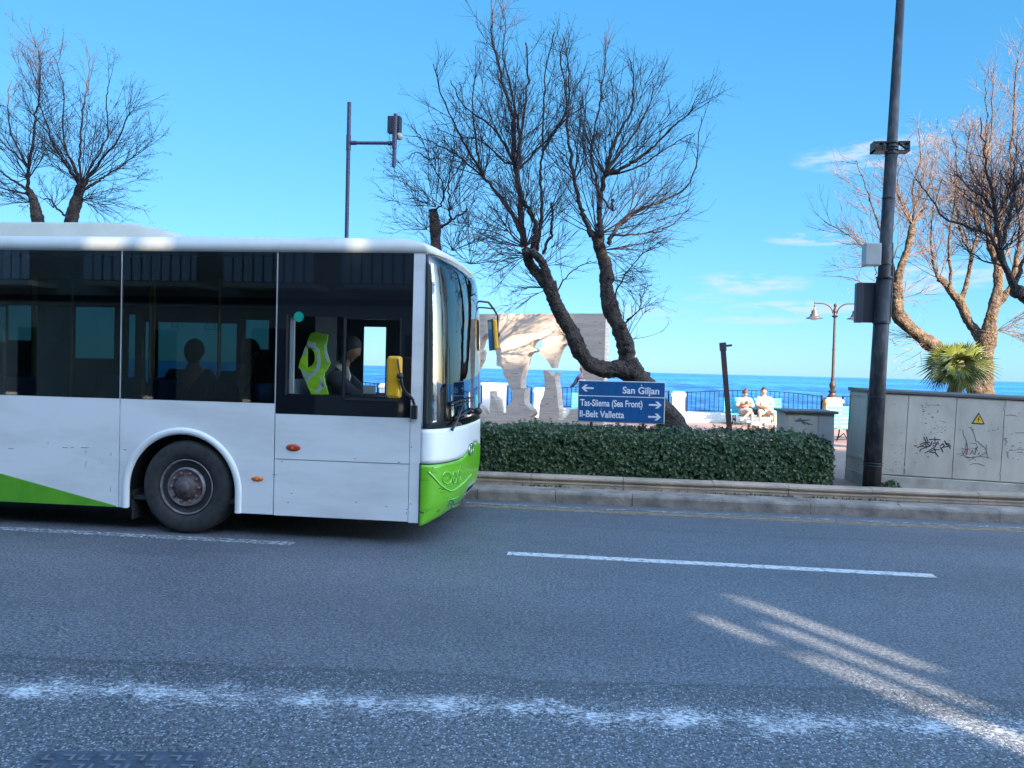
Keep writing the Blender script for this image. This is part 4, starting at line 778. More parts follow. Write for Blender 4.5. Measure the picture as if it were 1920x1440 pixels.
# sunlit tree on the right
T = Tree('bare_tree', (at(1845, 735, 15).x, 15, ZP), 'sunlit bare tree with pale branching trunk behind the long grey cabinet', 'bark_sunlit', 'twig_sunlit', 'tuft_sunlit', 17); T.tuftp = .3; S = T.stem
T.limb([(1858, 870), (1850, 800), (1843, 735), (1842, 690), (1847, 650), (1852, 622)], .20, .15); T.limb([(1835, 735, 0), (1815, 712, -.2), (1790, 680, -.3), (1760, 655, -.35), (1745, 645, -.4), (1705, 615, -.4), (1682, 583, -.4), (1684, 555, -.4), (1682, 530, -.4)], .145, .095)
T.limb([(1682, 535, -.4), (1690, 500, -.4), (1702, 465, -.4), (1711, 422, -.4)], .07, .05); T.limb([(1685, 550, -.4), (1677, 520, -.3), (1672, 495, -.2)], .06, .04)
T.limb([(1842, 640, 0), (1827, 618, .2), (1812, 595, .3), (1800, 565, .4), (1790, 555, .4), (1782, 545, .4), (1770, 528, .4), (1760, 522, .4)], .085, .055); T.limb([(1800, 566, .4), (1810, 540, .4), (1817, 510, .4), (1822, 480, .3)], .05, .035)
T.limb([(1855, 625, 0), (1858, 600, 0), (1862, 580, 0), (1870, 552, .1), (1872, 505, .2), (1865, 480, .3), (1855, 462, .3)], .11, .06); T.limb([(1868, 572, .1), (1885, 553, .1), (1897, 535, .1), (1905, 500, .2)], .07, .05)
S([(1711,422),(1715,390),(1712,350),(1725,300),(1722,240)], .025, .005, .3); S([(1711,422),(1690,380),(1675,330),(1668,290)], .022, .005, -.4); S([(1711,422),(1735,380),(1745,330),(1755,280)], .02, .005, .4); S([(1672,495),(1660,460),(1640,400),(1620,340),(1605,300)], .022, .004, .3); S([(1675,500),(1640,480),(1590,440),(1545,415)], .018, .004, -.3, 6); S([(1672,540),(1630,535),(1590,520),(1560,518)], .012, .003, .3, 6, .5)
S([(1760,522),(1750,490),(1745,440),(1750,380),(1745,310)], .022, .005, .4); S([(1780,543),(1783,500),(1778,450),(1790,380),(1795,300),(1785,250)], .024, .005, -.4); S([(1822,480),(1800,430),(1795,370),(1810,300),(1820,230)], .022, .005, .5); S([(1822,480),(1832,430),(1830,370),(1845,300),(1850,200),(1845,150)], .022, .005, -.3)
S([(1855,462),(1850,420),(1842,370),(1850,300),(1860,230),(1858,130)], .03, .005, -.3, 9); S([(1860,470),(1880,400),(1892,330),(1900,240),(1905,130),(1912,100)], .03, .005, .4, 10); S([(1905,500),(1912,440),(1910,370),(1925,300),(1930,180)], .03, .005, .2, 9); S([(1872,505),(1900,450),(1925,400)], .02, .006, .2)
T.spray(1711, 420, -.4, 15, -70, 60, 1.7, .010); T.spray(1672, 495, -.2, 14, -95, 20, 1.5, .009); T.spray(1760, 522, .4, 10, -70, 20, 1.4, .008); T.spray(1822, 480, .3, 12, -50, 50, 1.8, .009); T.spray(1858, 455, .3, 22, -55, 55, 2.4, .010, 9.5); T.spray(1900, 500, .2, 14, -40, 90, 1.8, .010); T.spray(1684, 560, -.4, 8, 40, 110, .8, .006, 6, .35); T.spray(1745, 640, -.4, 9, -130, -40, 1.0, .006, 5, .4, -.04); T.spray(1870, 620, 0, 10, 30, 120, 1.2, .007, 6, .4, -.02); T.spray(1700, 480, -.4, 8, 30, 100, .9, .006, 6, .4)
T.done()
# dark tree reaching in from outside the frame
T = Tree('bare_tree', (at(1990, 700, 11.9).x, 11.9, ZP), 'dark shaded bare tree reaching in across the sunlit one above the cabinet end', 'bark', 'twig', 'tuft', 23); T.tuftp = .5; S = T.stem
T.limb([(2010, 800), (2000, 700), (1975, 620), (1945, 570), (1920, 553), (1903, 545)], .17, .09, -.3, .2); T.limb([(1906, 548, -.3), (1895, 520, -.3), (1880, 490, -.3), (1877, 470, -.3)], .05, .035)
S([(1877,488),(1874,450),(1868,412),(1862,366),(1850,320),(1845,280),(1838,220)], .03, .005, .2, 9, .6); S([(1880,490),(1856,442),(1815,425),(1770,409),(1740,366),(1718,335)], .022, .004, -.3, 8, .6); S([(1877,470),(1890,420),(1900,370),(1912,330),(1925,280)], .026, .005, .3, 9, .6); S([(1865,400),(1840,370),(1815,350),(1790,320)], .014, .004, .3, 8, .5); S([(1900,545),(1915,500),(1930,460),(1945,420)], .03, .01, .2); S([(1885,500),(1850,490),(1815,470),(1790,455)], .012, .004, .2, 8, .5)
T.spray(1868, 412, -.2, 12, -70, 60, 1.0, .007, 9, .45); T.spray(1877, 470, -.2, 14, -80, 80, 1.1, .007, 9, .45); T.spray(1910, 400, .1, 10, -60, 40, 1.0, .007, 9, .45)
T.done()
# fan palm
pc = at(1792, 683, 13.3)
T = thing('fan_palm', (pc.x, 13.3, ZP), 'short fan palm with a bright crown between the cabinet and the sunlit tree', 'palm'); R = random.Random(9)
m = MB(); m.smooth = True; m.tube([(pc.x-.02, 13.3, ZP), (pc.x-.02, 13.3, 1.0), (pc.x, 13.3, pc.z-.22)], [.14, .15, .09], 12, wob=.4); m.build('trunk', 'palm_fibre', T)
m = MB()
for i in range(260):
    a = R.uniform(0, 6.28); z = R.uniform(.9, pc.z-.1); p = Vector((pc.x+math.cos(a)*.13, 13.3+math.sin(a)*.13, z)); d = Vector((math.cos(a)*.06, math.sin(a)*.06, R.uniform(-.09, .05))); s = Vector((-math.sin(a), math.cos(a), 0))*.012; m.add([p-s, p+s, p+d], [(0, 1, 2)])
m.build('dead_leaf_bases', 'palm_fibre', T)
for i, (an, ln, dyy) in enumerate(((-62, .62, -.3), (-95, .62, -.15), (-118, .55, -.3), (-35, .45, -.35), (-10, .42, -.2), (15, .45, .1), (42, .55, -.1), (68, .6, .2), (88, .62, -.2), (112, .55, .1), (-150, .45, -.35), (165, .4, -.4), (-20, .4, .4), (30, .5, .45), (-70, .5, .5), (70, .5, .5), (140, .45, -.3), (-30, .3, -1.1), (20, .34, -1.2), (-80, .36, -1.0), (75, .36, -1.0), (-5, .3, -.7), (150, .3, -1.2), (-140, .34, -1.1))):
    a = rad(an); d = Vector((math.sin(a), dyy, math.cos(a)*.9)).normalized(); ln *= 1.05; hub = pc+d*ln*.36; m = MB(); m.tube([pc, hub], [.014, .008], 5); u = d.cross(Vector((R.uniform(-.3, .3), 1, R.uniform(-.2, .6)))).normalized(); nn_ = d.cross(u).normalized(); NL = 22
    for k in range(NL):
        b = rad(-82+164*k/(NL-1)); ld = (d*math.cos(b)+u*math.sin(b)).normalized(); l = ln*.72*(.75+.25*math.cos(b))*R.uniform(.9, 1.05); sd = ld.cross(nn_).normalized()*.013; fold = nn_*.012; dr = Vector((0, 0, -.10*l/.4))*(1 if R.random() < .8 else 1.6)
        p0 = hub; p1 = hub+ld*l*.55+dr*.25; p2 = hub+ld*l+dr
        m.add([p0, p1+sd, p1+fold, p1-sd, p2], [(0, 1, 2), (0, 2, 3), (1, 4, 2), (2, 4, 3)])
    m.build('frond', 'palm_leaf', T)
# ------------------------------------------------------------------ people
def head_into(mb, c, fwd, up, s, prof=True):
    """head with brow, nose, mouth, chin, ears as part of the body mesh; c = centre of skull, s = head height"""
    f = fwd.normalized(); u = (up-f*up.dot(f)).normalized(); r = f.cross(u); n = 18; vs = []; rows = 18
    for i in range(rows+1):
        th = math.pi*i/rows; z = math.cos(th); q = max(1e-3, math.sin(th))
        for k in range(n):
            a = 2*math.pi*k/n; ca, sa = math.cos(a), math.sin(a); wx = .40*q*(1 if z > -.1 else 1-.38*(-z-.1)); wy = .33*q*(1 if z > -.1 else 1-.30*(-z-.1)); x = ca*wx; y = sa*wy
            if ca > 0:
                fr = max(0, ca)**6
                if -.35 < z < .12: x += .085*fr*(1-abs((z+.18)/.24)) if abs(z+.18) < .24 else 0     # nose
                if .10 < z < .34: x += .02*fr
                if -.62 < z < -.42: x += .028*fr
                if -.98 < z < -.68: x += .075*fr
                x *= .96
            else:
                if z < -.35: x *= .80
            vs.append(Vector(c)+(f*x+r*y+u*z*.5)*s)
    mb.add(vs, [(i*n+k, i*n+(k+1) % n, (i+1)*n+(k+1) % n, (i+1)*n+k) for i in range(rows) for k in range(n)])
    for sg_ in (-1, 1): mb.ball(Vector(c)+(r*sg_*.335+f*-.02-u*.05)*s, .075*s, 8, (.6, .6, 1.1))
def hair_into(mb, c, fwd, up, s, low=-.15, front=.32, thick=1.08, bun=0):
    f = fwd.normalized(); u = (up-f*up.dot(f)).normalized(); r = f.cross(u); n = 20; rows = 12; vs = []
    for i in range(rows+1):
        for k in range(n):
            a = 2*math.pi*k/n; ca = math.cos(a); lim = low+(front-low)*max(0, ca)**.7 if ca > 0 else low-.35*(-ca)
            z = 1-(1-lim)*i/rows; q = math.sqrt(max(0, 1-z*z)); vs.append(Vector(c)+(f*(ca*.40*q*thick-.01)+r*(math.sin(a)*.335*q*thick)+u*z*.5*thick)*s)
    mb.add(vs, [(i*n+k, i*n+(k+1) % n, (i+1)*n+(k+1) % n, (i+1)*n+k) for i in range(rows) for k in range(n)])
    if bun: mb.ball(Vector(c)+(u*.56-f*.08)*s, bun*s, 10)
def hand_into(mb, w, d, side, s=.085, curl=.5):
    """palm, four bent fingers and a thumb off the side; w wrist, d direction, side towards the thumb"""
    d = d.normalized(); side = (side-d*side.dot(d)).normalized(); n = d.cross(side); mb.ball(w+d*s*.5, s*.5, 8, (.9, .9, .9)); mb.tube([w-d*.01, w+d*s*.55, w+d*s], [s*.3, s*.42, s*.38], 8)
    for k, l in enumerate((.8, .95, .9, .7)):
        b = w+d*s*.9+side*s*(.33-.22*k); m1 = b+(d+n*-.2)*s*l*.45; m2 = m1+(d*(1-curl)-n*curl)*s*l*.45; mb.tube([b, m1, m2], [s*.11, s*.1, s*.075], 6)
    b = w+d*s*.3+side*s*.4; mb.tube([b, b+(d*.5+side*.6)*s*.5, b+(d*.9+side*.5)*s*.8], [s*.13, s*.12, s*.09], 6)
def person(base, label, J, head, cols, hair=(-.15, .32, 1.08, 0), scale=1.0, cloth=(), hands=(), sub=1):
    """J joints: pelvis chest neck  sL eL wL sR eR wR  hL kL aL tL hR kR aR tR ; head=(centre, forward, up, height)"""
    t = thing('person', base, label, 'person'); V3 = {k: Vector(v) for k, v in J.items()}
    V3['belly'] = V3['pelvis'].lerp(V3['chest'], .5)
    E = [('pelvis', 'belly'), ('belly', 'chest'), ('chest', 'neck'), ('chest', 'sL'), ('sL', 'eL'), ('eL', 'wL'), ('chest', 'sR'), ('sR', 'eR'), ('eR', 'wR'), ('pelvis', 'hL'), ('hL', 'kL'), ('kL', 'aL'), ('aL', 'tL'), ('pelvis', 'hR'), ('hR', 'kR'), ('kR', 'aR'), ('aR', 'tR')]
    V3['htop'] = Vector(head[0]); E.append(('neck', 'htop'))
    Rr = dict(pelvis=.12, belly=.12, chest=.125, neck=.055, htop=.05, sL=.06, eL=.042, wL=.028, sR=.06, eR=.042, wR=.028, hL=.085, kL=.058, aL=.036, tL=.03, hR=.085, kR=.058, aR=.036, tR=.03)
    mb = MB(); mb.smooth = True; mb.add(*skin_verts(V3, E, {k: Rr[k]*scale for k in V3}, 'pelvis', sub)); head_into(mb, *head)
    for h in hands: hand_into(mb, *h)
    mb.build('body', cols['skin'], t)
    h = MB(); h.smooth = True; hair_into(h, head[0], head[1], head[2], head[3], *hair); h.build('hair', cols['hair'], t)
    for (nm, mt, keys, grow) in cloth:
        P = {k: V3[k] for k in keys}
        for k in list(P):
            if k.startswith('half'): pass
        EE = [e for e in E if e[0] in P and e[1] in P]; c = MB(); c.smooth = True; c.add(*skin_verts(P, EE, {k: (Rr[k]+grow)*scale for k in P}, 'chest' if 'chest' in P else 'pelvis', sub)); c.build(nm, mt, t)
    return t, V3
# man on the bench
mx, my = 5.10, 23.36; gz = ZP
Jm = dict(pelvis=(mx, my+.02, .66), chest=(mx-.01, my+.06, 1.03), neck=(mx-.02, my+.02, 1.19), sL=(mx-.19, my+.03, 1.09), eL=(mx-.23, my-.10, .86), wL=(mx-.02, my-.28, .80), sR=(mx+.18, my+.03, 1.09), eR=(mx+.24, my-.12, .86), wR=(mx-.02, my-.30, .86),
          hL=(mx-.10, my-.05, .66), kL=(mx-.22, my-.46, .68), aL=(mx-.21, my-.46, .31), tL=(mx-.24, my-.62, .275), hR=(mx+.10, my-.05, .66), kR=(mx+.20, my-.46, .68), aR=(mx+.21, my-.44, .31), tR=(mx+.25, my-.6, .275))
tm, VM = person((mx, my, ZP), 'man in white shirt and shorts sitting arms folded on the turquoise bench', Jm, (Vector((mx-.03, my-.02, 1.305)), Vector((-.15, -1, -.12)), Vector((0, 0, 1)), .235), dict(skin='skin', hair='hair'), (0, .45, 1.1, 0),
       cloth=(('t_shirt', 'cloth_white', ('pelvis', 'belly', 'chest', 'sL', 'eL', 'sR', 'eR'), .022), ('shorts', 'cloth_cream', ('pelvis', 'hL', 'kL', 'hR', 'kR'), .025)), hands=((Vector((mx-.02, my-.28, .80)), Vector((.8, -.3, .1)), Vector((0, 0, 1))), (Vector((mx-.02, my-.30, .86)), Vector((-.8, .1, -.1)), Vector((0, 0, 1)))))
for sgn in (-1, 1): MB().box(mx+sgn*.23-.045, mx+sgn*.23+.045, my-.68, my-.40, .251, .31, .02).build('shoe', 'cloth_white', tm)
# woman with crossed legs and a phone
wx, wy = 4.52, 23.36
Jw = dict(pelvis=(wx+.02, wy+.03, .66), chest=(wx, wy+.06, 1.0), neck=(wx, wy+.01, 1.13), sL=(wx-.16, wy+.03, 1.05), eL=(wx-.24, wy-.05, .80), wL=(wx-.05, wy-.25, .90), sR=(wx+.16, wy+.03, 1.05), eR=(wx+.25, wy-.05, .80), wR=(wx+.06, wy-.25, .90),
          hL=(wx-.09, wy-.04, .66), kL=(wx+.12, wy-.42, .72), aL=(wx-.16, wy-.56, .46), tL=(wx-.24, wy-.64, .42), hR=(wx+.11, wy-.04, .66), kR=(wx+.15, wy-.42, .63), aR=(wx+.13, wy-.44, .31), tR=(wx+.08, wy-.60, .275))
tw_, VW = person((wx, wy, ZP), 'woman in pale dress with a hair bun looking at her phone on the bench', Jw, (Vector((wx, wy-.06, 1.235)), Vector((0, -1, -.55)), Vector((0, -.3, 1)), .22), dict(skin='skin', hair='hair_brown'), (-.25, .30, 1.1, .2),
       cloth=(('dress_top', 'cloth_pink', ('pelvis', 'belly', 'chest', 'sL', 'eL', 'sR', 'eR'), .02), ('skirt', 'cloth_pink', ('pelvis', 'hL', 'kL', 'hR'), .03)), hands=((Vector((wx-.05, wy-.25, .90)), Vector((.5, -.6, .4)), Vector((0, .3, 1))), (Vector((wx+.06, wy-.25, .90)), Vector((-.5, -.6, .4)), Vector((0, .3, 1)))), scale=.93)
t = thing('phone', (wx, wy-.33, .93), 'small dark phone held up in the hands of the bench woman', 'phone'); MB().box(wx-.04, wx+.04, wy-.345, wy-.335, .90, 1.0, .003).build('case', 'black_plastic', t)
t = thing('handbag', (wx+.33, wy-.02, .6), 'dark handbag lying on the bench between the couple', 'bag'); MB().box(wx+.25, wx+.37, wy-.08, wy+.08, .592, .74, .03).build('pouch', 'suit', t); MB().tube([(wx+.26, wy, .74), (wx+.28, wy, .82), (wx+.34, wy, .82), (wx+.36, wy, .74)], .006, 5).build('strap', 'suit', t)
t = thing('carrier_bag', (4.78, 22.75, ZP), 'crumpled white bag standing on the paving by the feet of the bench couple', 'bag'); m = MB(); m.smooth = True; m.ball((4.76, 22.8, ZP+.075), .12, 12, (1.3, .8, .62)); [setattr(v, 'x', v.x+.03*noise.noise(v*16)) or setattr(v, 'z', max(ZP+.002, v.z+.03*noise.noise(v*14))) for v in m.v]; m.build('sack', 'bag', t)
# standing person by the railing
qx, qy = -.42, 23.9
Js = dict(pelvis=(qx+.05, qy, 1.15), chest=(qx+.04, qy+.03, 1.52), neck=(qx+.02, qy+.04, 1.69), sL=(qx-.12, qy+.02, 1.60), eL=(qx-.25, qy+.2, 1.36), wL=(qx-.38, qy+.45, 1.24), sR=(qx+.2, qy+.03, 1.60), eR=(qx+.26, qy-.03, 1.30), wR=(qx+.27, qy-.1, 1.08),
          hL=(qx-.03, qy, 1.1), kL=(qx-.05, qy-.02, .70), aL=(qx-.06, qy+.03, .33), tL=(qx-.08, qy+.18, .29), hR=(qx+.13, qy, 1.1), kR=(qx+.14, qy-.02, .70), aR=(qx+.15, qy+.03, .33), tR=(qx+.16, qy+.18, .29))
ts_, VS = person((qx, qy, ZP), 'person in dark jacket and white top standing with a hand on the railing', Js, (Vector((qx-.02, qy+.05, 1.80)), Vector((-.7, .7, -.1)), Vector((0, 0, 1)), .23), dict(skin='skin', hair='hair_brown'), (-.2, .4, 1.1, 0),
       cloth=(('top', 'cloth_white', ('pelvis', 'belly', 'chest'), .035), ('jacket', 'jacket', ('chest', 'sL', 'eL', 'wL', 'sR', 'eR', 'wR'), .02), ('trousers', 'cloth_white', ('pelvis', 'hL', 'kL', 'aL', 'hR', 'kR', 'aR'), .02)), hands=((Vector((qx-.38, qy+.45, 1.24)), Vector((-.4, .8, -.1)), Vector((1, 0, 0))), (Vector((qx+.27, qy-.1, 1.08)), Vector((0, -.1, -1)), Vector((-1, 0, 0)))))
#BUS
# ------------------------------------------------------------------ the bus
BX0, BXB, BY0, BY1 = -13.4, -1.70, 7.20, 9.70; BYC = 8.45
bus = thing('city_bus', (-7.5, BYC, 0), 'white city bus with bright green bumper and dark windows crossing the street', 'bus')
def lerp_tab(tab, z):
    if z <= tab[0][0]: return tab[0][1]
    for (a, va), (b, vb) in zip(tab, tab[1:]):
        if z <= b: return va+(vb-va)*(z-a)/(b-a)
    return tab[-1][1]
FRONT = [(.20, -1.555), (.30, -1.475), (.42, -1.400), (.6, -1.370), (.8, -1.365), (1.1, -1.370), (1.7, -1.390), (2.3, -1.415), (2.6, -1.440), (2.8, -1.475), (2.9, -1.515)]
def fpt(th, z, off=0.0):
    """front shell: th 0 near corner .. pi far corner"""
    b = lerp_tab(FRONT, z)-BXB+off; n = 2.35; c, s = math.cos(th), math.sin(th)
    return Vector((BXB+b*abs(s)**(2/n), BYC-math.copysign(abs(c)**(2/n), c)*(1.25+off*.7), z))
def fdir(px, py, off=0.0):
    """point of the front shell seen at picture px, py"""
    best = None
    for k in range(1, 240):
        th = math.pi*.62*k/240; z = 1.0
        for _ in range(4): p = fpt(th, z, off); z = at(px, py, p.y).z
        p = fpt(th, z, off); q = at(px, py, p.y); e = abs(q.x-p.x)
        if best is None or e < best[0]: best = (e, th, z)
    return best[1], best[2]
def shell(mb, t0, t1, zs, nth=36, off=0.0, thick=.03, zf=None):
    """curved band of the front; zs list of heights, or zf(th, k/len) """
    vs = []; rows = len(zs)
    for i, z in enumerate(zs):
        for k in range(nth+1):
            th = t0+(t1-t0)*k/nth; zz = zf(th, z) if zf else z; vs.append(fpt(th, zz, off))
    n1 = len(vs)
    for i, z in enumerate(zs):
        for k in range(nth+1):
            th = t0+(t1-t0)*k/nth; zz = zf(th, z) if zf else z; vs.append(fpt(th, zz, off-thick))
    w = nth+1; fs = []
    for i in range(rows-1):
        for k in range(nth):
            a = i*w+k; fs += [(a, a+1, a+w+1, a+w), (n1+a, n1+a+w, n1+a+w+1, n1+a+1)]
    for k in range(nth): fs += [(k, n1+k, n1+k+1, k+1), ((rows-1)*w+k, (rows-1)*w+k+1, n1+(rows-1)*w+k+1, n1+(rows-1)*w+k)]
    for i in range(rows-1): fs += [(i*w, i*w+w, n1+i*w+w, n1+i*w), (i*w+nth, n1+i*w+nth, n1+i*w+w+nth, i*w+w+nth)]
    mb.smooth = True; mb.add(vs, fs); mb.smooth = False; return mb
PI = math.pi
def zrange(a, b, n): return [a+(b-a)*i/n for i in range(n+1)]
# near side lower panels
def arch_outline(x0, x1, zt, zb, cx, cz, r):
    pts = [(x0, zb), (x0, zt), (x1, zt), (x1, zb), (cx+r, zb)]
    pts += [(cx+r*math.cos(a), cz+r*math.sin(a)) for a in [PI*k/28 for k in range(29)]]+[(cx-r, zb)]
    return pts
AX, AZ = -4.185, .45
def side(ysurf, sgn, near=True):
    y1 = ysurf; y2 = ysurf+sgn*.03; a, b = min(y1, y2), max(y1, y2)
    def pr(pts, mt='dirty_white', nm='side_panel'): return MB().prism(pts, a, b).build(nm, mt, bus)
    pr([(-4.877, .25), (-4.877, 1.372), (-8.6, 1.372), (-8.6, .25)], 'dirty_white'); pr([(-8.61, .25), (-8.61, 1.372), (-9.3, 1.372), (-9.3, .25)])
    pr(arch_outline(-11.0, -9.31, 1.372, .25, -10.12, AZ, .585)); pr([(-11.01, .25), (-11.01, 1.372), (BX0, 1.372), (BX0, .25)])
    pr(arch_outline(-4.867, -3.207, 1.372, .25, AX, AZ, .585))
    pr([(-3.195, .818), (-3.195, 1.270), (-1.812, 1.270), (-1.812, .818)]); pr([(-3.195, .245), (-3.195, .810), (-1.812, .810), (-1.812, .245)], 'dirty_white')
    pr([(-1.806, .235), (-1.806, 2.90), (-1.70, 2.90), (-1.70, .235)], 'dirty_white', 'corner_pillar')
    g = ysurf+sgn*.004
    MB().box(-13.2, -1.80, min(g+sgn*.03, g+sgn*.05), max(g+sgn*.03, g+sgn*.05), .24, 1.20).build('inner_skirt', 'seam', bus) if False else None
    for cx in (AX, -10.12):
        m = MB(); m.smooth = True; K = [(cx+.612*c, AZ+.612*s) for c, s in [(math.cos(t), math.sin(t)) for t in [PI*k/30 for k in range(31)]]]
        K = [(cx+.612, .25)]+K+[(cx-.612, .25)]; vs = []; ns = 8
        for i, (x, z) in enumerate(K):
            dx, dz = (x-cx, max(0, z-AZ)); l = math.hypot(dx, dz) or 1; ux, uz = dx/l, dz/l
            for j in range(ns): t = PI*j/(ns-1); vs.append((x+ux*math.cos(t)*.035, ysurf-sgn*(math.sin(t)*.026+.001), z+uz*math.cos(t)*.035))
        m.add(vs, [(i*ns+j, i*ns+j+1, (i+1)*ns+j+1, (i+1)*ns+j) for i in range(len(K)-1) for j in range(ns-1)]); m.build('wheel_arch_trim', 'white_paint', bus)
        m = MB(); nn2 = 24; vs = []
        for k in range(nn2+1):
            t = PI*k/nn2; x, z = cx+.578*math.cos(t), AZ+.578*math.sin(t); vs += [(x, ysurf+sgn*.031, z), (x, ysurf+sgn*.45, z)]
        vs = [(cx+.578, ysurf+sgn*.031, .28), (cx+.578, ysurf+sgn*.45, .28)]+vs+[(cx-.578, ysurf+sgn*.031, .28), (cx-.578, ysurf+sgn*.45, .28)]
        n = len(vs)//2; m.add(vs, [(2*i, 2*i+1, 2*i+3, 2*i+2) for i in range(n-1)]+[[2*i+1 for i in range(n)]]); m.build('wheel_housing', 'black_plastic', bus)
side(BY0, 1); side(BY1, -1)
# green wedge on the rear panel
MB().prism([(-8.6, .252), (-8.6, 1.10), (-6.21, .545), (-4.90, .262), (-4.90, .252)], BY0-.003, BY0-.0002).build('green_stripe', 'green_paint', bus)
# small scratches and rivets of the near side
m = MB(); random.seed(31)
for (px, py, l) in ((16, 841, 11), (117, 839, 11), (133, 839, 6), (152, 839, 16), (232, 843, 6), (190, 868, 2), (511, 890, 8)): a = at(px, py, BY0); stroke(m, [(a.x, a.z), (a.x+l/183, a.z)], .004, BY0-.0005)
for (px, py) in ((540, 942), (668, 942), (724, 950), (666, 860), (748, 867), (547, 925), (529, 865), (762, 962), (763, 955), (770, 790), (771, 838), (770, 945), (300, 818), (252, 856)): a = at(px, py, BY0); m.lathe((a.x, BY0-.0015, a.z), [(.006, 0), (.006, .0013)], 8, 'Y')
for _ in range(9): x = random.uniform(-6.2, -4.9); z = random.uniform(.35, .9); stroke(m, [(x, z), (x+random.uniform(-.01, .01), z-random.uniform(.02, .09))], .0008, BY0-.0005) if z > .27+(-4.9-x)*.215+.12 else None
a = at(757, 881, BY0); m.build('scratches', 'seam', bus)
# window bands: dark panes with a header behind
HW_ = [(-3.075, -2.50, 1.475, 2.235), (-2.475, -1.93, 1.475, 2.235)]
for (x0, x1, zb) in ((-13.3, -11.3, 1.378), (-11.29, -9.66, 1.378), (-9.65, -8.02, 1.378), (-8.01, -6.46, 1.378), (-6.45, -4.878, 1.378), (-4.868, -3.21, 1.378)):
    MB().box(x0, x1, BY0+.002, BY0+.010, zb, 2.895).build('side_window', 'tinted', bus)
    MB().box(x0, x1, BY1-.012, BY1-.004, 2.50, 2.895).build('far_window_header', 'cabin_dark', bus)
for x in (-11.295, -9.655, -8.015, -6.455, -4.873, -3.203): MB().box(x-.006, x+.006, BY0-.001, BY0+.012, 1.375, 2.89).build('window_seal', 'grey_box', bus)
# driver's pane: painted surround with two openings, one slid open
m = MB()
for r in holes_rects(-3.196, -1.81, 1.276, 2.895, [(-3.075, -2.515, 1.475, 2.255), (-2.475, -1.93, 1.475, 2.235)]): m.box(r[0], r[1], BY0+.002, BY0+.010, r[2], r[3])
m.build('driver_window_surround', 'black_glass', bus)
MB().box(-3.075, -2.515, BY0+.012, BY0+.018, 1.475, 2.255).build('driver_window', 'clear_glass', bus)
dw = MB().box(-2.475, -1.93, BY0+.012, BY0+.018, 1.475, 2.235).build('driver_window', 'clear_glass', bus)
for (x0, x1, z0, z1) in ((-2.50, -2.478, 1.46, 2.25), (-1.93, -1.918, 1.44, 2.25), (-2.478, -1.93, 1.43, 1.452), (-3.10, -3.078, 1.46, 2.27)): MB().box(x0, x1, BY0-.006, BY0+.001, z0, z1, .002).build('sliding_frame', 'seam', bus)
MB().box(-3.072, -3.03, BY0+.03, BY0+.06, 1.48, 2.25).build('side_rail', 'grey_box', bus)
a = at(560, 594, BY0); MB().lathe((a.x, BY0-.001, a.z), [(.052, 0), (.052, .0025)], 24, 'Y').build('round_sticker', 'sticker_green', bus)
# marker lamps
for (px, py, w, h, mt, nm) in ((549.5, 839.5, .078, .036, 'red_lens', 'side_marker_lamp'), (482.5, 898, .066, .026, 'orange_lens', 'side_marker_lamp')):
    a = at(px, py, BY0); m = MB(); m.smooth = True; m.ball((a.x, BY0, a.z), 1, 14, (w, .016, h)); q = m.build(nm, mt, bus)
    m = MB(); m.lathe((a.x, BY0-.0165, a.z), [(.010, -.003), (.010, .001)], 12, 'Y'); m.build('bulb', 'warn_yellow', q)
# roof
ROOF = [(2.893, 0, .0), (2.91, -.018, -.01), (2.955, -.022, .03), (2.99, -.012, .10), (3.02, .015, .20), (3.045, .06, .32), (3.06, .12, .45), (3.085, .35, .75), (3.11, .7, 1.1)]
vs = []; NP = 40
for (z, s, f) in ROOF:
    hw = 1.25-s; xf = -1.515-f; xb = min(BXB, xf-.12*(hw/1.25)); ring = []
    for k in range(NP+1):
        th = PI*k/NP; c_, s_ = math.cos(th), math.sin(th); b = xf-xb; ring.append((xb+b*abs(s_)**(2/2.35), BYC-math.copysign(abs(c_)**(2/2.35), c_)*hw, z))
    rear = BX0+s; vs += [(rear, BYC-hw, z)]+ring+[(rear, BYC+hw, z)]
w = NP+3; m = MB(); m.smooth = True
m.add(vs, [(i*w+k, i*w+(k+1) % w, (i+1)*w+(k+1) % w, (i+1)*w+k) for i in range(len(ROOF)-1) for k in range(w)]); m.smooth = False
top = (len(ROOF)-1)*w; m.add([v for v in m.v[top:top+w]], [list(range(w))]); m.build('roof', 'roof_cream', bus)
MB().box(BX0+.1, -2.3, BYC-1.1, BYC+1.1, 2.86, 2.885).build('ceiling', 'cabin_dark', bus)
# roof unit with swept nose
vs = []; prof = [(-4.38, 3.05), (-4.46, 3.12), (-4.60, 3.18), (-4.80, 3.235), (-5.0, 3.265), (-5.3, 3.28), (-8.6, 3.28), (-8.9, 3.10)]
m = MB(); m.smooth = True; nr = 9
for (x, z) in prof:
    for j in range(nr+1): t = PI*j/nr; vs.append((x, BYC-math.copysign(abs(math.cos(t))**.55, math.cos(t))*1.06, 3.03+(z-3.03)*abs(math.sin(t))**.3))
m.add(vs, [(i*(nr+1)+j, i*(nr+1)+j+1, (i+1)*(nr+1)+j+1, (i+1)*(nr+1)+j) for i in range(len(prof)-1) for j in range(nr)]); m.build('roof_unit', 'cream_metal', bus)
MB().lathe((at(424, 440, 7.9).x, 7.9, 3.07), [(.17, 0), (.165, .02), (.15, .035), (.02, .042)], 16).build('roof_vent', 'black_plastic', bus)
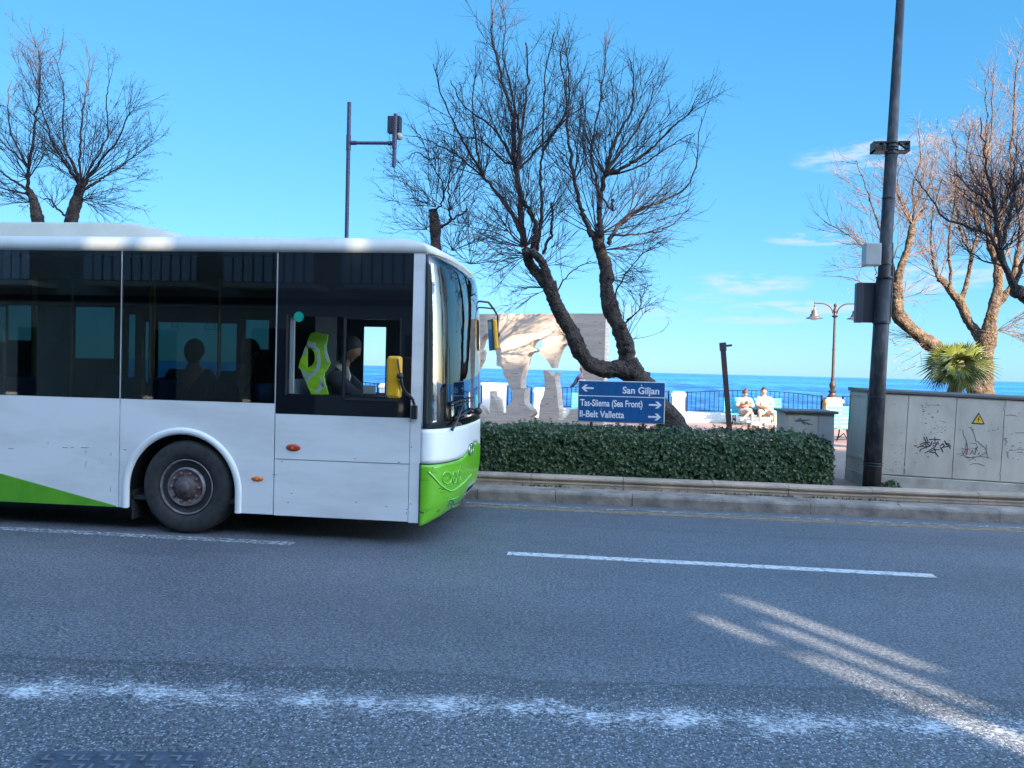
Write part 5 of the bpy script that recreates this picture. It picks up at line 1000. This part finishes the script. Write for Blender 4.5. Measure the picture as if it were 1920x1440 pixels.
MB().box(at(590, 440, 7.9).x, at(600, 440, 7.9).x, 7.87, 7.93, 3.07, 3.155, .01).build('roof_antenna', 'grey_box', bus); MB().lathe((at(673, 444, 8.2).x, 8.2, 3.08), [(.11, 0), (.10, .025), (.03, .04)], 14).build('roof_vent', 'black_plastic', bus)
MB().tube([(at(309, 440, 7.6).x, 7.6, 3.04), (at(309, 440, 7.6).x, 7.6, 3.09)], .014, 6).build('roof_bolt', 'black_plastic', bus)
# front fascia, bumper, windscreen
zw = lambda th: .82+.13*max(0., math.sin(min(th, PI-th)))**26*.85
zs0 = lambda th: .905*0+1.165+.0*th
shell(MB(), .0, PI, zrange(0, 1, 8), 60, zf=lambda th, u: zw(th)+.004+(1.165-zw(th)-.004)*u).build('front_panel', 'white_paint', bus)
zb_ = lambda th: .205+.05*math.sin(th)
bp = shell(MB(), .0, PI, zrange(0, 1, 16), 72, off=.004, thick=.03, zf=lambda th, u: zb_(th)+(zw(th)-.006-zb_(th))*u).build('bumper', 'green_scuff', bus)
# black joint lines around the bumper
m = MB(); m.tube([fpt(.0, z, .002) for z in zrange(.24, .83, 6)], .006, 5); m.tube([fpt(t, zw(t)-.001, .002) for t in zrange(0, 1.0, 24)], .004, 5); m.build('bumper_joint', 'seam', bp)
def on_b(px, py, off=.006): t, z = fdir(px, py, off); return fpt(t, z, off)
cr = [on_b(*p) for p in ((803, 885), (812, 893), (822, 905), (832, 914), (842, 919), (848, 920), (856, 916), (866, 908), (876, 898), (884, 889))]
m = MB(); m.smooth = True; m.tube(catmull(cr, 4), .010, 8); m.build('crease', 'green_hi', bp)
def ring_on(cx, cy, rx, ry, rr, off=.008): return [on_b(cx+rx*math.cos(a), cy+ry*math.sin(a), off) for a in [2*PI*k/20 for k in range(21)]]
for (x_, y_, rx, ry) in ((838, 896, 8.5, 11), (852, 895, 3.5, 11), (860.5, 893, 2.6, 11)):
    m = MB(); m.smooth = True; m.tube(ring_on(x_, y_, rx, ry, 1), .007, 6); q = m.build('headlamp_recess', 'green_hi', bp)
    c_ = on_b(x_, y_, .002); R_ = ring_on(x_, y_, rx*.8, ry*.85, 1, .0075); m = MB(); m.add([c_]+R_[:-1], [(0, k+1, (k+1) % 20+1) for k in range(20)]); m.build('headlamp', 'green_paint', q)
c_ = on_b(847, 943, .004); R_ = ring_on(846.5, 943, 5.5, 5.5, 1, .006); m = MB(); m.add([c_]+R_[:-1], [(0, k+1, (k+1) % 20+1) for k in range(20)]); q = m.build('fog_lamp', 'chrome', bp)
m = MB(); m.tube([on_b(840, 938, .01), on_b(848, 936, .01), on_b(862, 930, .01)], .005, 6); m.tube([on_b(841, 946, .01), on_b(849, 951, .01), on_b(860, 947, .01)], .006, 6); m.build('lamp_lip', 'green_hi', q)
m = MB()
for pts in (((809, 932), (832, 932)), ((812, 951), (845, 949)), ((822, 915), (832, 918)), ((803, 972), (830, 966)), ((810, 975), (840, 968)), ((798, 962), (806, 953)), ((818, 959), (823, 958)), ((866, 935), (868, 952)), ((826, 924), (831, 924)), ((800, 966), (836, 961)), ((815, 978), (850, 969))): m.tube([on_b(p[0], p[1], .0055) for p in pts], .0022, 4)
m.tube([on_b(785, 958, .006), on_b(790, 961, .006), on_b(795, 962, .006)], .006, 4)
for (x_, y_) in ((812, 877), (841, 959), (822, 957), (866, 878)): p = on_b(x_, y_, .006); m.ball(p, .006, 6)
m.build('scuffs', 'seam', bp)
c_ = on_b(880, 917, .014)
th_, z_ = fdir(879, 917, .014); m = MB(); P0 = [fpt(th_+a, z_+b, .016) for a, b in ((-.09, -.055), (.20, -.055), (.20, .055), (-.09, .055))]; P1 = [fpt(th_+a, z_+b, .008) for a, b in ((-.09, -.055), (.20, -.055), (.20, .055), (-.09, .055))]
m.add(P0+P1, [(0, 1, 2, 3), (4, 7, 6, 5), (0, 4, 5, 1), (1, 5, 6, 2), (2, 6, 7, 3), (3, 7, 4, 0)]); pl_ = m.build('number_plate', 'grey_box', bp)
m = MB()
for k in range(6): a_ = -.07+k*.042; m.tube([fpt(th_+a_, z_-.03, .0175), fpt(th_+a_+.012, z_+.03, .0175)], .004, 4)
m.build('plate_marks', 'seam', pl_)
th_, z_ = fdir(883, 842, .01); m = MB(); m.smooth = True
m.tube([fpt(th_+.09*math.cos(a), z_+.062*math.sin(a), .012) for a in [2*PI*k/18 for k in range(19)]], .008, 6); m.tube([fpt(th_-.03, z_-.06, .012), fpt(th_+.03, z_+.02, .012), fpt(th_-.02, z_+.06, .012)], .008, 5); m.build('badge', 'chrome', bus)
WS = [1.17, 1.25, 1.4, 1.7, 2.0, 2.3, 2.5, 2.65, 2.78, 2.885]
shell(MB(), .03, PI-.03, WS, 60, off=.002, thick=.006).build('windscreen', 'screen_glass', bus)
fr = MB(); shell(fr, .03, .135, WS, 6, off=.0065, thick=.004); shell(fr, .135, .24, WS, 6, off=-.006, thick=.006); shell(fr, .24, PI-.24, [1.17, 1.28, 1.34], 50, off=-.006, thick=.006); shell(fr, .24, PI-.24, [2.86, 2.885], 40, off=-.006, thick=.006); shell(fr, PI-.24, PI-.03, WS, 6, off=-.006, thick=.006)
fr.build('windscreen_border', 'black_plastic', bus)
shell(MB(), .0, .03, WS, 2, off=.001, thick=.02).build('screen_pillar', 'white_paint', bus); shell(MB(), PI-.03, PI, WS, 2, off=.001, thick=.02).build('screen_pillar', 'white_paint', bus)
# rounded lower and upper corner of the screen opening, near side
m = MB()
for k in range(7):
    a = k/7; z0 = 1.17; hh = .075*(1-math.sqrt(max(0, 1-(1-a)**2)))
    if hh > .004: shell(m, .03+a*.14, .03+(a+1/7)*.14, [z0-.004, z0+hh], 1, off=.006, thick=.006); shell(m, .03+a*.14, .03+(a+1/7)*.14, [2.885-hh*1.4, 2.89], 1, off=.006, thick=.006)
m.build('screen_corner', 'white_paint', bus)
a_ = fpt(.20, 2.66, .006); b_ = fpt(.30, 2.66, .006); m = MB(); m.add([fpt(.235, 2.50, .0055), fpt(.31, 2.50, .0055), fpt(.31, 2.62, .0055), fpt(.235, 2.62, .0055)], [(0, 1, 2, 3)]); m.build('screen_sticker', 'grey_box', bus)
m = MB(); [m.add([fpt(.25, z, .0062), fpt(.295, z, .0062), fpt(.295, z+.006, .0062), fpt(.25, z+.006, .0062)], [(0, 1, 2, 3)]) for z in (2.53, 2.545, 2.58, 2.592)]; m.build('sticker_marks', 'seam', bus)
# wipers
def onw(px, py, off=.03): t, z = fdir(px, py, off); return fpt(t, z, off)
m = MB(); m.tube([onw(848, 806), onw(856, 790), onw(866, 765), onw(872, 752)], [.018, .016, .012, .008], 6); m.tube([onw(846, 757), onw(862, 751), onw(876, 748), onw(888, 745)], .008, 6); m.tube([onw(852, 762), onw(870, 756), onw(888, 750)], .006, 6); m.tube([onw(852, 784), onw(868, 778), onw(884, 768)], .009, 6); m.build('wiper', 'black_plastic', bus)
q = at(896, 771, 8.35); m = MB(); m.smooth = True; m.ball(q, .045, 10); m.tube([q+Vector((-.12, -.05, .05)), q, q+Vector((.02, 0, .09))], .014, 6); m.tube([q+Vector((-.16, -.1, .0)), q+Vector((-.02, 0, -.02))], .012, 6); m.build('wiper_motor', 'black_plastic', bus)
# near mirror
a = at(740, 707, 6.93); h = (at(740, 668, 6.93).z-at(740, 747, 6.93).z)/2; w_ = (at(752, 707, 6.93).x-at(727, 707, 6.93).x)/2
mr = MB().box(a.x-w_, a.x+w_, 6.87, 6.99, a.z-h, a.z+h, .03).build('side_mirror', 'yellow_plastic', bus)
MB().box(a.x-w_-.004, a.x-w_+.006, 6.89, 6.97, a.z-h+.03, a.z+h-.03).build('mirror_glass', 'mirror_glass', mr)
m = MB(); m.smooth = True
c = [at(746, 674, 6.86), at(748, 690, 6.86), at(750, 703, 6.86)]; m.tube(c, .008, 6); m.ball(at(750, 705, 6.85), .032, 10); k = [at(752, 708, 6.86), at(754, 722, 6.87), at(761, 736, 6.95), at(771, 745, 7.1), at(776, 756, 7.17), at(777, 764, 7.18)]; m.tube(catmull(k, 4), .014, 8)
k = [at(750, 712, 6.88), at(756, 732, 6.92), at(767, 742, 7.06), at(776, 750, 7.15)]; m.tube(catmull(k, 4), .008, 6); m.build('mirror_arm', 'black_plastic', mr)
MB().box(at(771, 770, 7.17).x, at(782, 770, 7.17).x, 7.155, 7.199, at(776, 786, 7.17).z, at(776, 760, 7.17).z, .008).build('arm_bracket', 'black_plastic', mr)
# far mirror on its looped arm
YF = 9.75; a = at(924, 628, YF); h = (at(924, 600, YF).z-at(924, 656, YF).z)/2
m = MB(); m.X = Matrix.Translation(a) @ Matrix.Rotation(rad(-5), 4, 'Y') @ Matrix.Rotation(rad(28), 4, 'Z'); m.box(-.018, .045, -.085, .085, -h, h, .02); fm = m.build('side_mirror', 'yellow_plastic', bus)
m = MB(); m.X = Matrix.Translation(a) @ Matrix.Rotation(rad(-5), 4, 'Y') @ Matrix.Rotation(rad(28), 4, 'Z'); m.box(-.034, -.016, -.09, .09, -h-.008, h+.008, .012); m.build('mirror_housing', 'black_plastic', fm); m = MB(); m.X = Matrix.Translation(a) @ Matrix.Rotation(rad(-5), 4, 'Y') @ Matrix.Rotation(rad(28), 4, 'Z'); m.box(-.037, -.0345, -.078, .078, -h+.02, h-.02); m.build('mirror_glass', 'black_glass', fm)
m = MB(); m.tube([at(877, 596, 9.2), at(878, 578, 9.2), at(883, 568, 9.25), at(900, 565, 9.45), at(916, 567, 9.65), at(926, 580, 9.75), at(933, 592, YF), at(933, 650, YF)], .013, 8); m.tube([at(877, 582, 9.2), at(888, 576, 9.3), at(908, 577, 9.5), at(926, 579, 9.75)], .011, 6); m.ball(at(933, 628, YF), .035, 8); m.build('mirror_arm', 'black_plastic', fm)
# far side wall with its lit openings
YW = 9.64
def rect(px0, px1, py0, py1): a = at((px0+px1)/2, py0, YW); b = at((px0+px1)/2, py1, YW); return (at(px0, (py0+py1)/2, YW).x, at(px1, (py0+py1)/2, YW).x, b.z, a.z)
RW = [rect(-40, 10, 575, 640), rect(14, 58, 572, 638), rect(87, 112, 574, 642), rect(140, 214, 576, 672), rect(240, 253, 590, 712), rect(240, 251, 565, 575), rect(271, 283, 604, 716), rect(295, 408, 605, 738), rect(413, 443, 607, 716), rect(288, 411, 565, 574), rect(460, 504, 600, 655), rect(601, 609, 612, 625)]
DOOR = rect(681, 722.5, 613, 745); DOOR2 = (-2.20, -1.80, .60, 2.60)
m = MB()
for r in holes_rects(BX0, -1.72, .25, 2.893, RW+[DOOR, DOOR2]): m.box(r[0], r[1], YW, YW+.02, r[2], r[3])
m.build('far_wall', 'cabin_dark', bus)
for r in RW: MB().box(r[0]-.004, r[1]+.004, YW+.022, YW+.028, r[2], r[3]).build('far_window', 'teal_glass', bus)
MB().box(-2.205, -1.795, YW+.022, YW+.028, .6, 2.6).build('door_glass', 'clear_glass', bus)
m = MB()
for (p0, p1, q0, q1) in ((322, 334, 606, 615), (385, 404, 607, 618)): r = rect(p0, p1, q0, q1); m.box(r[0], r[1], YW-.01, YW-.004, r[3]-.005, r[3]); m.box(r[0], r[1], YW-.01, YW-.004, r[2], r[2]+.005); m.box(r[0], r[0]+.006, YW-.01, YW-.004, r[2], r[3]); m.box(r[1]-.006, r[1], YW-.01, YW-.004, r[2], r[3])
m.build('window_latch', 'cabin_grey', bus)
# floor, bulkheads, seats, rails, dash
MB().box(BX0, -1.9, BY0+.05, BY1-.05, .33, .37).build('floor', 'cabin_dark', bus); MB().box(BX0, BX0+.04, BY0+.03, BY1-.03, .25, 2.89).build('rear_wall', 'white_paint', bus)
MB().box(-13.0, -1.95, BY0+.5, BY1-.5, .16, .329).build('chassis', 'black_plastic', bus)
m = MB()
for (x0, x1) in ((-9.3, -5.0), (-3.4, -2.0)): m.box(x0, x1, BY0+.032, BY0+.05, .28, 1.25)
m.build('inner_lining', 'cabin_dark', bus)
MB().box(-3.12, -3.09, BY0+.10, 8.5, .37, 1.62).build('driver_partition', 'cabin_grey', bus); MB().box(-3.12, -3.09, 7.95, 8.65, 1.62, 2.86).build('partition_panel', 'cabin_dark', bus)
for (px, Y_) in ((281, 9.2), (288, 8.9), (62, 9.0), (66, 8.4), (410, 9.1), (228, 8.8), (134, 8.9)):
    a = at(px, 640, Y_); MB().tube([(a.x, Y_, .37), (a.x, Y_, 2.85)], .017, 8).build('grab_pole', 'yellow_rail', bus)
MB().tube([(-9, 8.2, 2.42), (-3.4, 8.2, 2.42)], .014, 6).build('hand_rail', 'cabin_grey', bus)
for i, (x, y, rot) in enumerate(((-4.05, 8.75, 1), (-4.85, 8.0, 1), (-5.6, 9.1, 1), (-5.6, 8.55, 1), (-6.3, 7.6, 1), (-6.3, 9.1, 1), (-3.55, 7.75, 1), (-7.1, 8.1, 1))):
    m = MB(); m.box(x-.05, x+.03, y-.21, y+.21, .95, 1.56, .03); sb_ = m.build('seat_backrest', 'seat_blue', bus); MB().box(x, x+.42, y-.21, y+.21, .86, .95, .02).build('cushion', 'seat_blue', sb_); MB().box(x+.05, x+.3, y-.15, y+.15, .37, .86).build('seat_base', 'black_plastic', sb_)
MB().box(-2.98, -2.88, 7.55, 8.03, .85, 1.55, .03).build('driver_seat', 'cabin_grey', bus)
m = MB(); m.smooth = True; vs = []
for i in range(13):
    th = .42+(PI-.84)*i/12
    for z, o in ((.9, -.02), (1.36, -.035), (1.43, -.12), (1.40, -.34), (1.2, -.45)): p = fpt(th, max(z, .9), -.03); vs.append(Vector((p.x+o*1.0, p.y, z)))
m.add(vs, [(i*5+j, i*5+j+1, (i+1)*5+j+1, (i+1)*5+j) for i in range(12) for j in range(4)]); m.build('dashboard', 'dash_blue', bus)
wc = Vector((-2.17, 7.85, 1.36)); m = MB(); m.X = Matrix.Translation(wc) @ Matrix.Rotation(rad(-28), 4, 'Y'); m.tube([(math.cos(a)*.23, math.sin(a)*.23, 0) for a in [2*PI*k/28 for k in range(29)]], .015, 8); m.tube([(-.23, 0, 0), (.23, 0, 0)], .012, 6); m.tube([(0, 0, 0), (0, 0, -.4)], .03, 8); m.build('steering_wheel', 'black_plastic', bus)
a = at(693, 731, 7.45); MB().box(a.x-.065, a.x+.065, 7.44, 7.45, a.z-.04, a.z+.045, .003).build('cab_notice', 'grey_box', bus)
# wheels
def wheel(cx, y, sgn):
    w = MB(); w.smooth = True; w.lathe((cx, y, .485), [(.29, sgn*.02), (.30, 0), (.36, -sgn*.012), (.42, -sgn*.012), (.455, -sgn*.002), (.474, sgn*.02), (.485, sgn*.05), (.485, sgn*.24), (.45, sgn*.27), (.3, sgn*.27)], 56, 'Y'); o = w.build('wheel', 'black_rubber', bus)
    r = MB(); r.smooth = True; r.lathe((cx, y, .485), [(.288, sgn*.004), (.280, -sgn*.006), (.270, sgn*.012), (.262, sgn*.05), (.225, sgn*.065), (.205, sgn*.03), (.195, -sgn*.012), (.187, -sgn*.016), (.180, sgn*.0), (.002, sgn*.01)], 48, 'Y', caps=False); rm = r.build('rim', 'wheel_steel', o)
    for k in range(10):
        h = MB(); a = 2*PI*(k+.5)/10; c = Vector((cx+math.cos(a)*.238, y+sgn*.055, .485+math.sin(a)*.238)); R3 = [c+Vector((-math.sin(a), 0, math.cos(a)))*.034*math.cos(b)+Vector((math.cos(a), 0, math.sin(a)))*.019*math.sin(b) for b in [2*PI*j/14 for j in range(14)]]
        h.add([p+Vector((0, -sgn*.012, 0)) for p in R3]+[p+Vector((0, sgn*.01, 0)) for p in R3], [list(range(14)), list(range(27, 13, -1))]+[(j, (j+1) % 14, (j+1) % 14+14, j+14) for j in range(14)])
        h.build('rim_hole', 'seam', o)
    h = MB(); h.smooth = True; h.lathe((cx, y, .485), [(.178, sgn*.006), (.12, -sgn*.002), (.105, -sgn*.03), (.07, -sgn*.035), (.06, -sgn*.045), (.052, -sgn*.062), (.03, -sgn*.068), (.001, -sgn*.068)], 32, 'Y', caps=False); h.build('hub', 'wheel_dark', o)
    for k in range(10): a = 2*PI*k/10; MB().lathe((cx+math.cos(a)*.148, y-sgn*.012, .485+math.sin(a)*.148), [(.017, sgn*.012), (.016, -sgn*.014), (.009, -sgn*.022)], 6, 'Y').build('wheel_nut', 'wheel_nut', o)
for cx in (-4.15, -10.08): wheel(cx, BY0+.025, 1); wheel(cx, BY1-.025, -1)
# mud flap behind the wheel
MB().box(-4.76, -4.74, BY0+.05, BY0+.36, .12, .42).build('mud_flap', 'black_rubber', bus)
# ------------------------------------------------------------------ in the bus: driver, vest, passengers
hx = at(657, 657, 7.80)
hc = Vector((hx.x, 7.80, hx.z+.01)); px_ = hc.x
Jd = dict(pelvis=(px_-.16, 7.80, .98), chest=(px_-.13, 7.80, 1.57), neck=(px_-.07, 7.80, 1.78), sL=(px_-.12, 7.61, 1.66), eL=(px_+.14, 7.57, 1.46), wL=(px_+.42, 7.68, 1.44), sR=(px_-.12, 7.99, 1.66), eR=(px_+.14, 8.03, 1.40), wR=(px_+.40, 7.94, 1.44),
          hL=(px_-.1, 7.70, .98), kL=(px_+.32, 7.68, .96), aL=(px_+.36, 7.70, .5), tL=(px_+.5, 7.70, .42), hR=(px_-.1, 7.90, .98), kR=(px_+.32, 7.92, .96), aR=(px_+.36, 7.9, .5), tR=(px_+.5, 7.9, .42))
td, VD = person((px_, 7.8, .37), 'bus driver in a dark suit and white collar looking down at the wheel', Jd, (hc, Vector((1, -.08, -.30)), Vector((.30, 0, 1)), .285), dict(skin='skin_dark', hair='hair'), (-.30, .36, 1.09, 0), scale=1.12, sub=2,
       cloth=(('suit_jacket', 'suit', ('pelvis', 'belly', 'chest', 'sL', 'eL', 'wL', 'sR', 'eR', 'wR'), .022), ('trousers', 'suit', ('pelvis', 'hL', 'kL', 'aL', 'hR', 'kR', 'aR'), .02)), hands=((Vector((px_+.42, 7.68, 1.44)), Vector((.9, .2, .2)), Vector((0, .6, 1))), (Vector((px_+.40, 7.94, 1.44)), Vector((.9, -.2, .2)), Vector((0, -.6, 1)))))
nk = Vector((px_-.06, 7.8, 1.80)); m = MB(); m.smooth = True; m.tube([nk+Vector((-.045, 0, -.06)), nk+Vector((-.01, 0, -.02))], [.088, .075], 14, cap=False); m.tube([nk+Vector((.05, -.07, -.05)), nk+Vector((.085, -.09, -.14)), nk+Vector((.08, -.085, -.2))], [.018, .02, .008], 8); m.build('shirt_collar', 'cloth_white', td)
# hi-vis vest on its hook
vt = thing('safety_vest', (-2.82, 7.50, 1.5), 'yellow green safety vest with silver bands hanging inside the driver window', 'vest')
Yv = 7.46; zz = lambda x, y: (at(530+x/7.2, 560+y/7.2, Yv).x, at(530+x/7.2, 560+y/7.2, Yv).z)
def flat(nm, pts, mt, y0, y1, par): return MB().prism([zz(*p) for p in pts], y0, y1).build(nm, mt, par)
VO = [(375, 470), (440, 455), (520, 470), (585, 478), (608, 490), (605, 560), (590, 640), (600, 720), (645, 870), (600, 960), (565, 1000), (560, 1060), (585, 1150), (620, 1290), (400, 1290), (350, 1190), (300, 1080), (255, 970), (222, 925), (250, 830), (285, 750), (325, 640), (335, 560)]
m = MB(); V_ = [zz(*p) for p in VO]; AH = [(335, 670), (390, 680), (430, 710), (446, 770), (440, 840), (400, 900), (340, 932), (330, 930), (330, 780)]
cu = bpy.data.curves.new('v', 'CURVE'); cu.dimensions = '2D'; cu.fill_mode = 'BOTH'; cu.extrude = .012
for pts in (V_, [zz(*p) for p in AH]):
    s_ = cu.splines.new('POLY'); s_.points.add(len(pts)-1); s_.use_cyclic_u = True
    for p, q in zip(s_.points, pts): p.co = (q[0], q[1], 0, 1)
me = from_curve(cu); m.add([(v.co.x, Yv-v.co.z+.03*noise.noise(Vector((v.co.x*14, v.co.y*3, 0))), v.co.y) for v in me.vertices], [list(p.vertices) for p in me.polygons]); cl_ = m.build('cloth', 'hivis', vt)
for pts in (((345, 575), (455, 600), (445, 680), (340, 640)), ((450, 640), (500, 690), (520, 800), (525, 900), (470, 1010), (365, 1100), (345, 1150), (320, 1090), (430, 990), (480, 880), (475, 780), (440, 700)), ((300, 690), (325, 635), (325, 760), (275, 770)), ((255, 950), (370, 1020), (350, 1060), (290, 1060)), ((415, 1290), (540, 1130), (570, 1170), (480, 1290)), ((580, 600), (600, 720), (645, 850), (615, 870), (570, 740), (565, 640)), ((515, 1040), (560, 1110), (585, 1190), (560, 1220), (520, 1110))): flat('reflective_band', pts, 'reflective', Yv-.022, Yv-.016, vt)
def sitter(x, y, zs, label, face, turn=0):
    J = dict(pelvis=(x, y, .98), chest=(x+.02, y, 1.52), neck=(x+.04, y, 1.73), sL=(x-.18, y-.10, 1.62), eL=(x-.2, y-.2, 1.36), wL=(x+.26, y-.16, 1.12), sR=(x+.18, y+.10, 1.62), eR=(x+.24, y+.2, 1.36), wR=(x+.26, y+.14, 1.12), hL=(x+.05, y-.1, .98), kL=(x+.42, y-.1, .98), aL=(x+.44, y-.1, .52), tL=(x+.56, y-.1, .42), hR=(x+.05, y+.1, .98), kR=(x+.42, y+.1, .98), aR=(x+.44, y+.1, .52), tR=(x+.56, y+.1, .42))
    if turn: J['eR'] = (x+.26, y+.1, 1.55); J['wR'] = (x+.20, y+.02, 1.84)
    person((x, y, .37), label, J, (Vector((x+.05, y, 1.90)), face, Vector((0, 0, 1)), .27), dict(skin='skin_dark', hair='hair'), (-.75, .2, 1.22, 0), scale=1.25, cloth=(('coat', 'suit', ('pelvis', 'belly', 'chest', 'sL', 'eL', 'wL', 'sR', 'eR', 'wR'), .03), ('trousers', 'suit', ('pelvis', 'hL', 'kL', 'aL', 'hR', 'kR', 'aR'), .02)), hands=((Vector(J['wL']), Vector((1, 0, 0)), Vector((0, 1, 0))), (Vector(J['wR']), Vector((.8, 0, .6)) if turn else Vector((1, 0, 0)), Vector((0, -1, 0)))))
a = at(365, 660, 8.75); sitter(a.x-.05, 8.75, 0, 'bus passenger with long dark hair silhouetted against the far window', Vector((.3, 1, 0)))
a = at(467, 660, 8.3); sitter(a.x-.05, 8.3, 0, 'bus passenger raising a hand to the head, silhouetted just behind the driver cab', Vector((1, .2, 0)), 1)
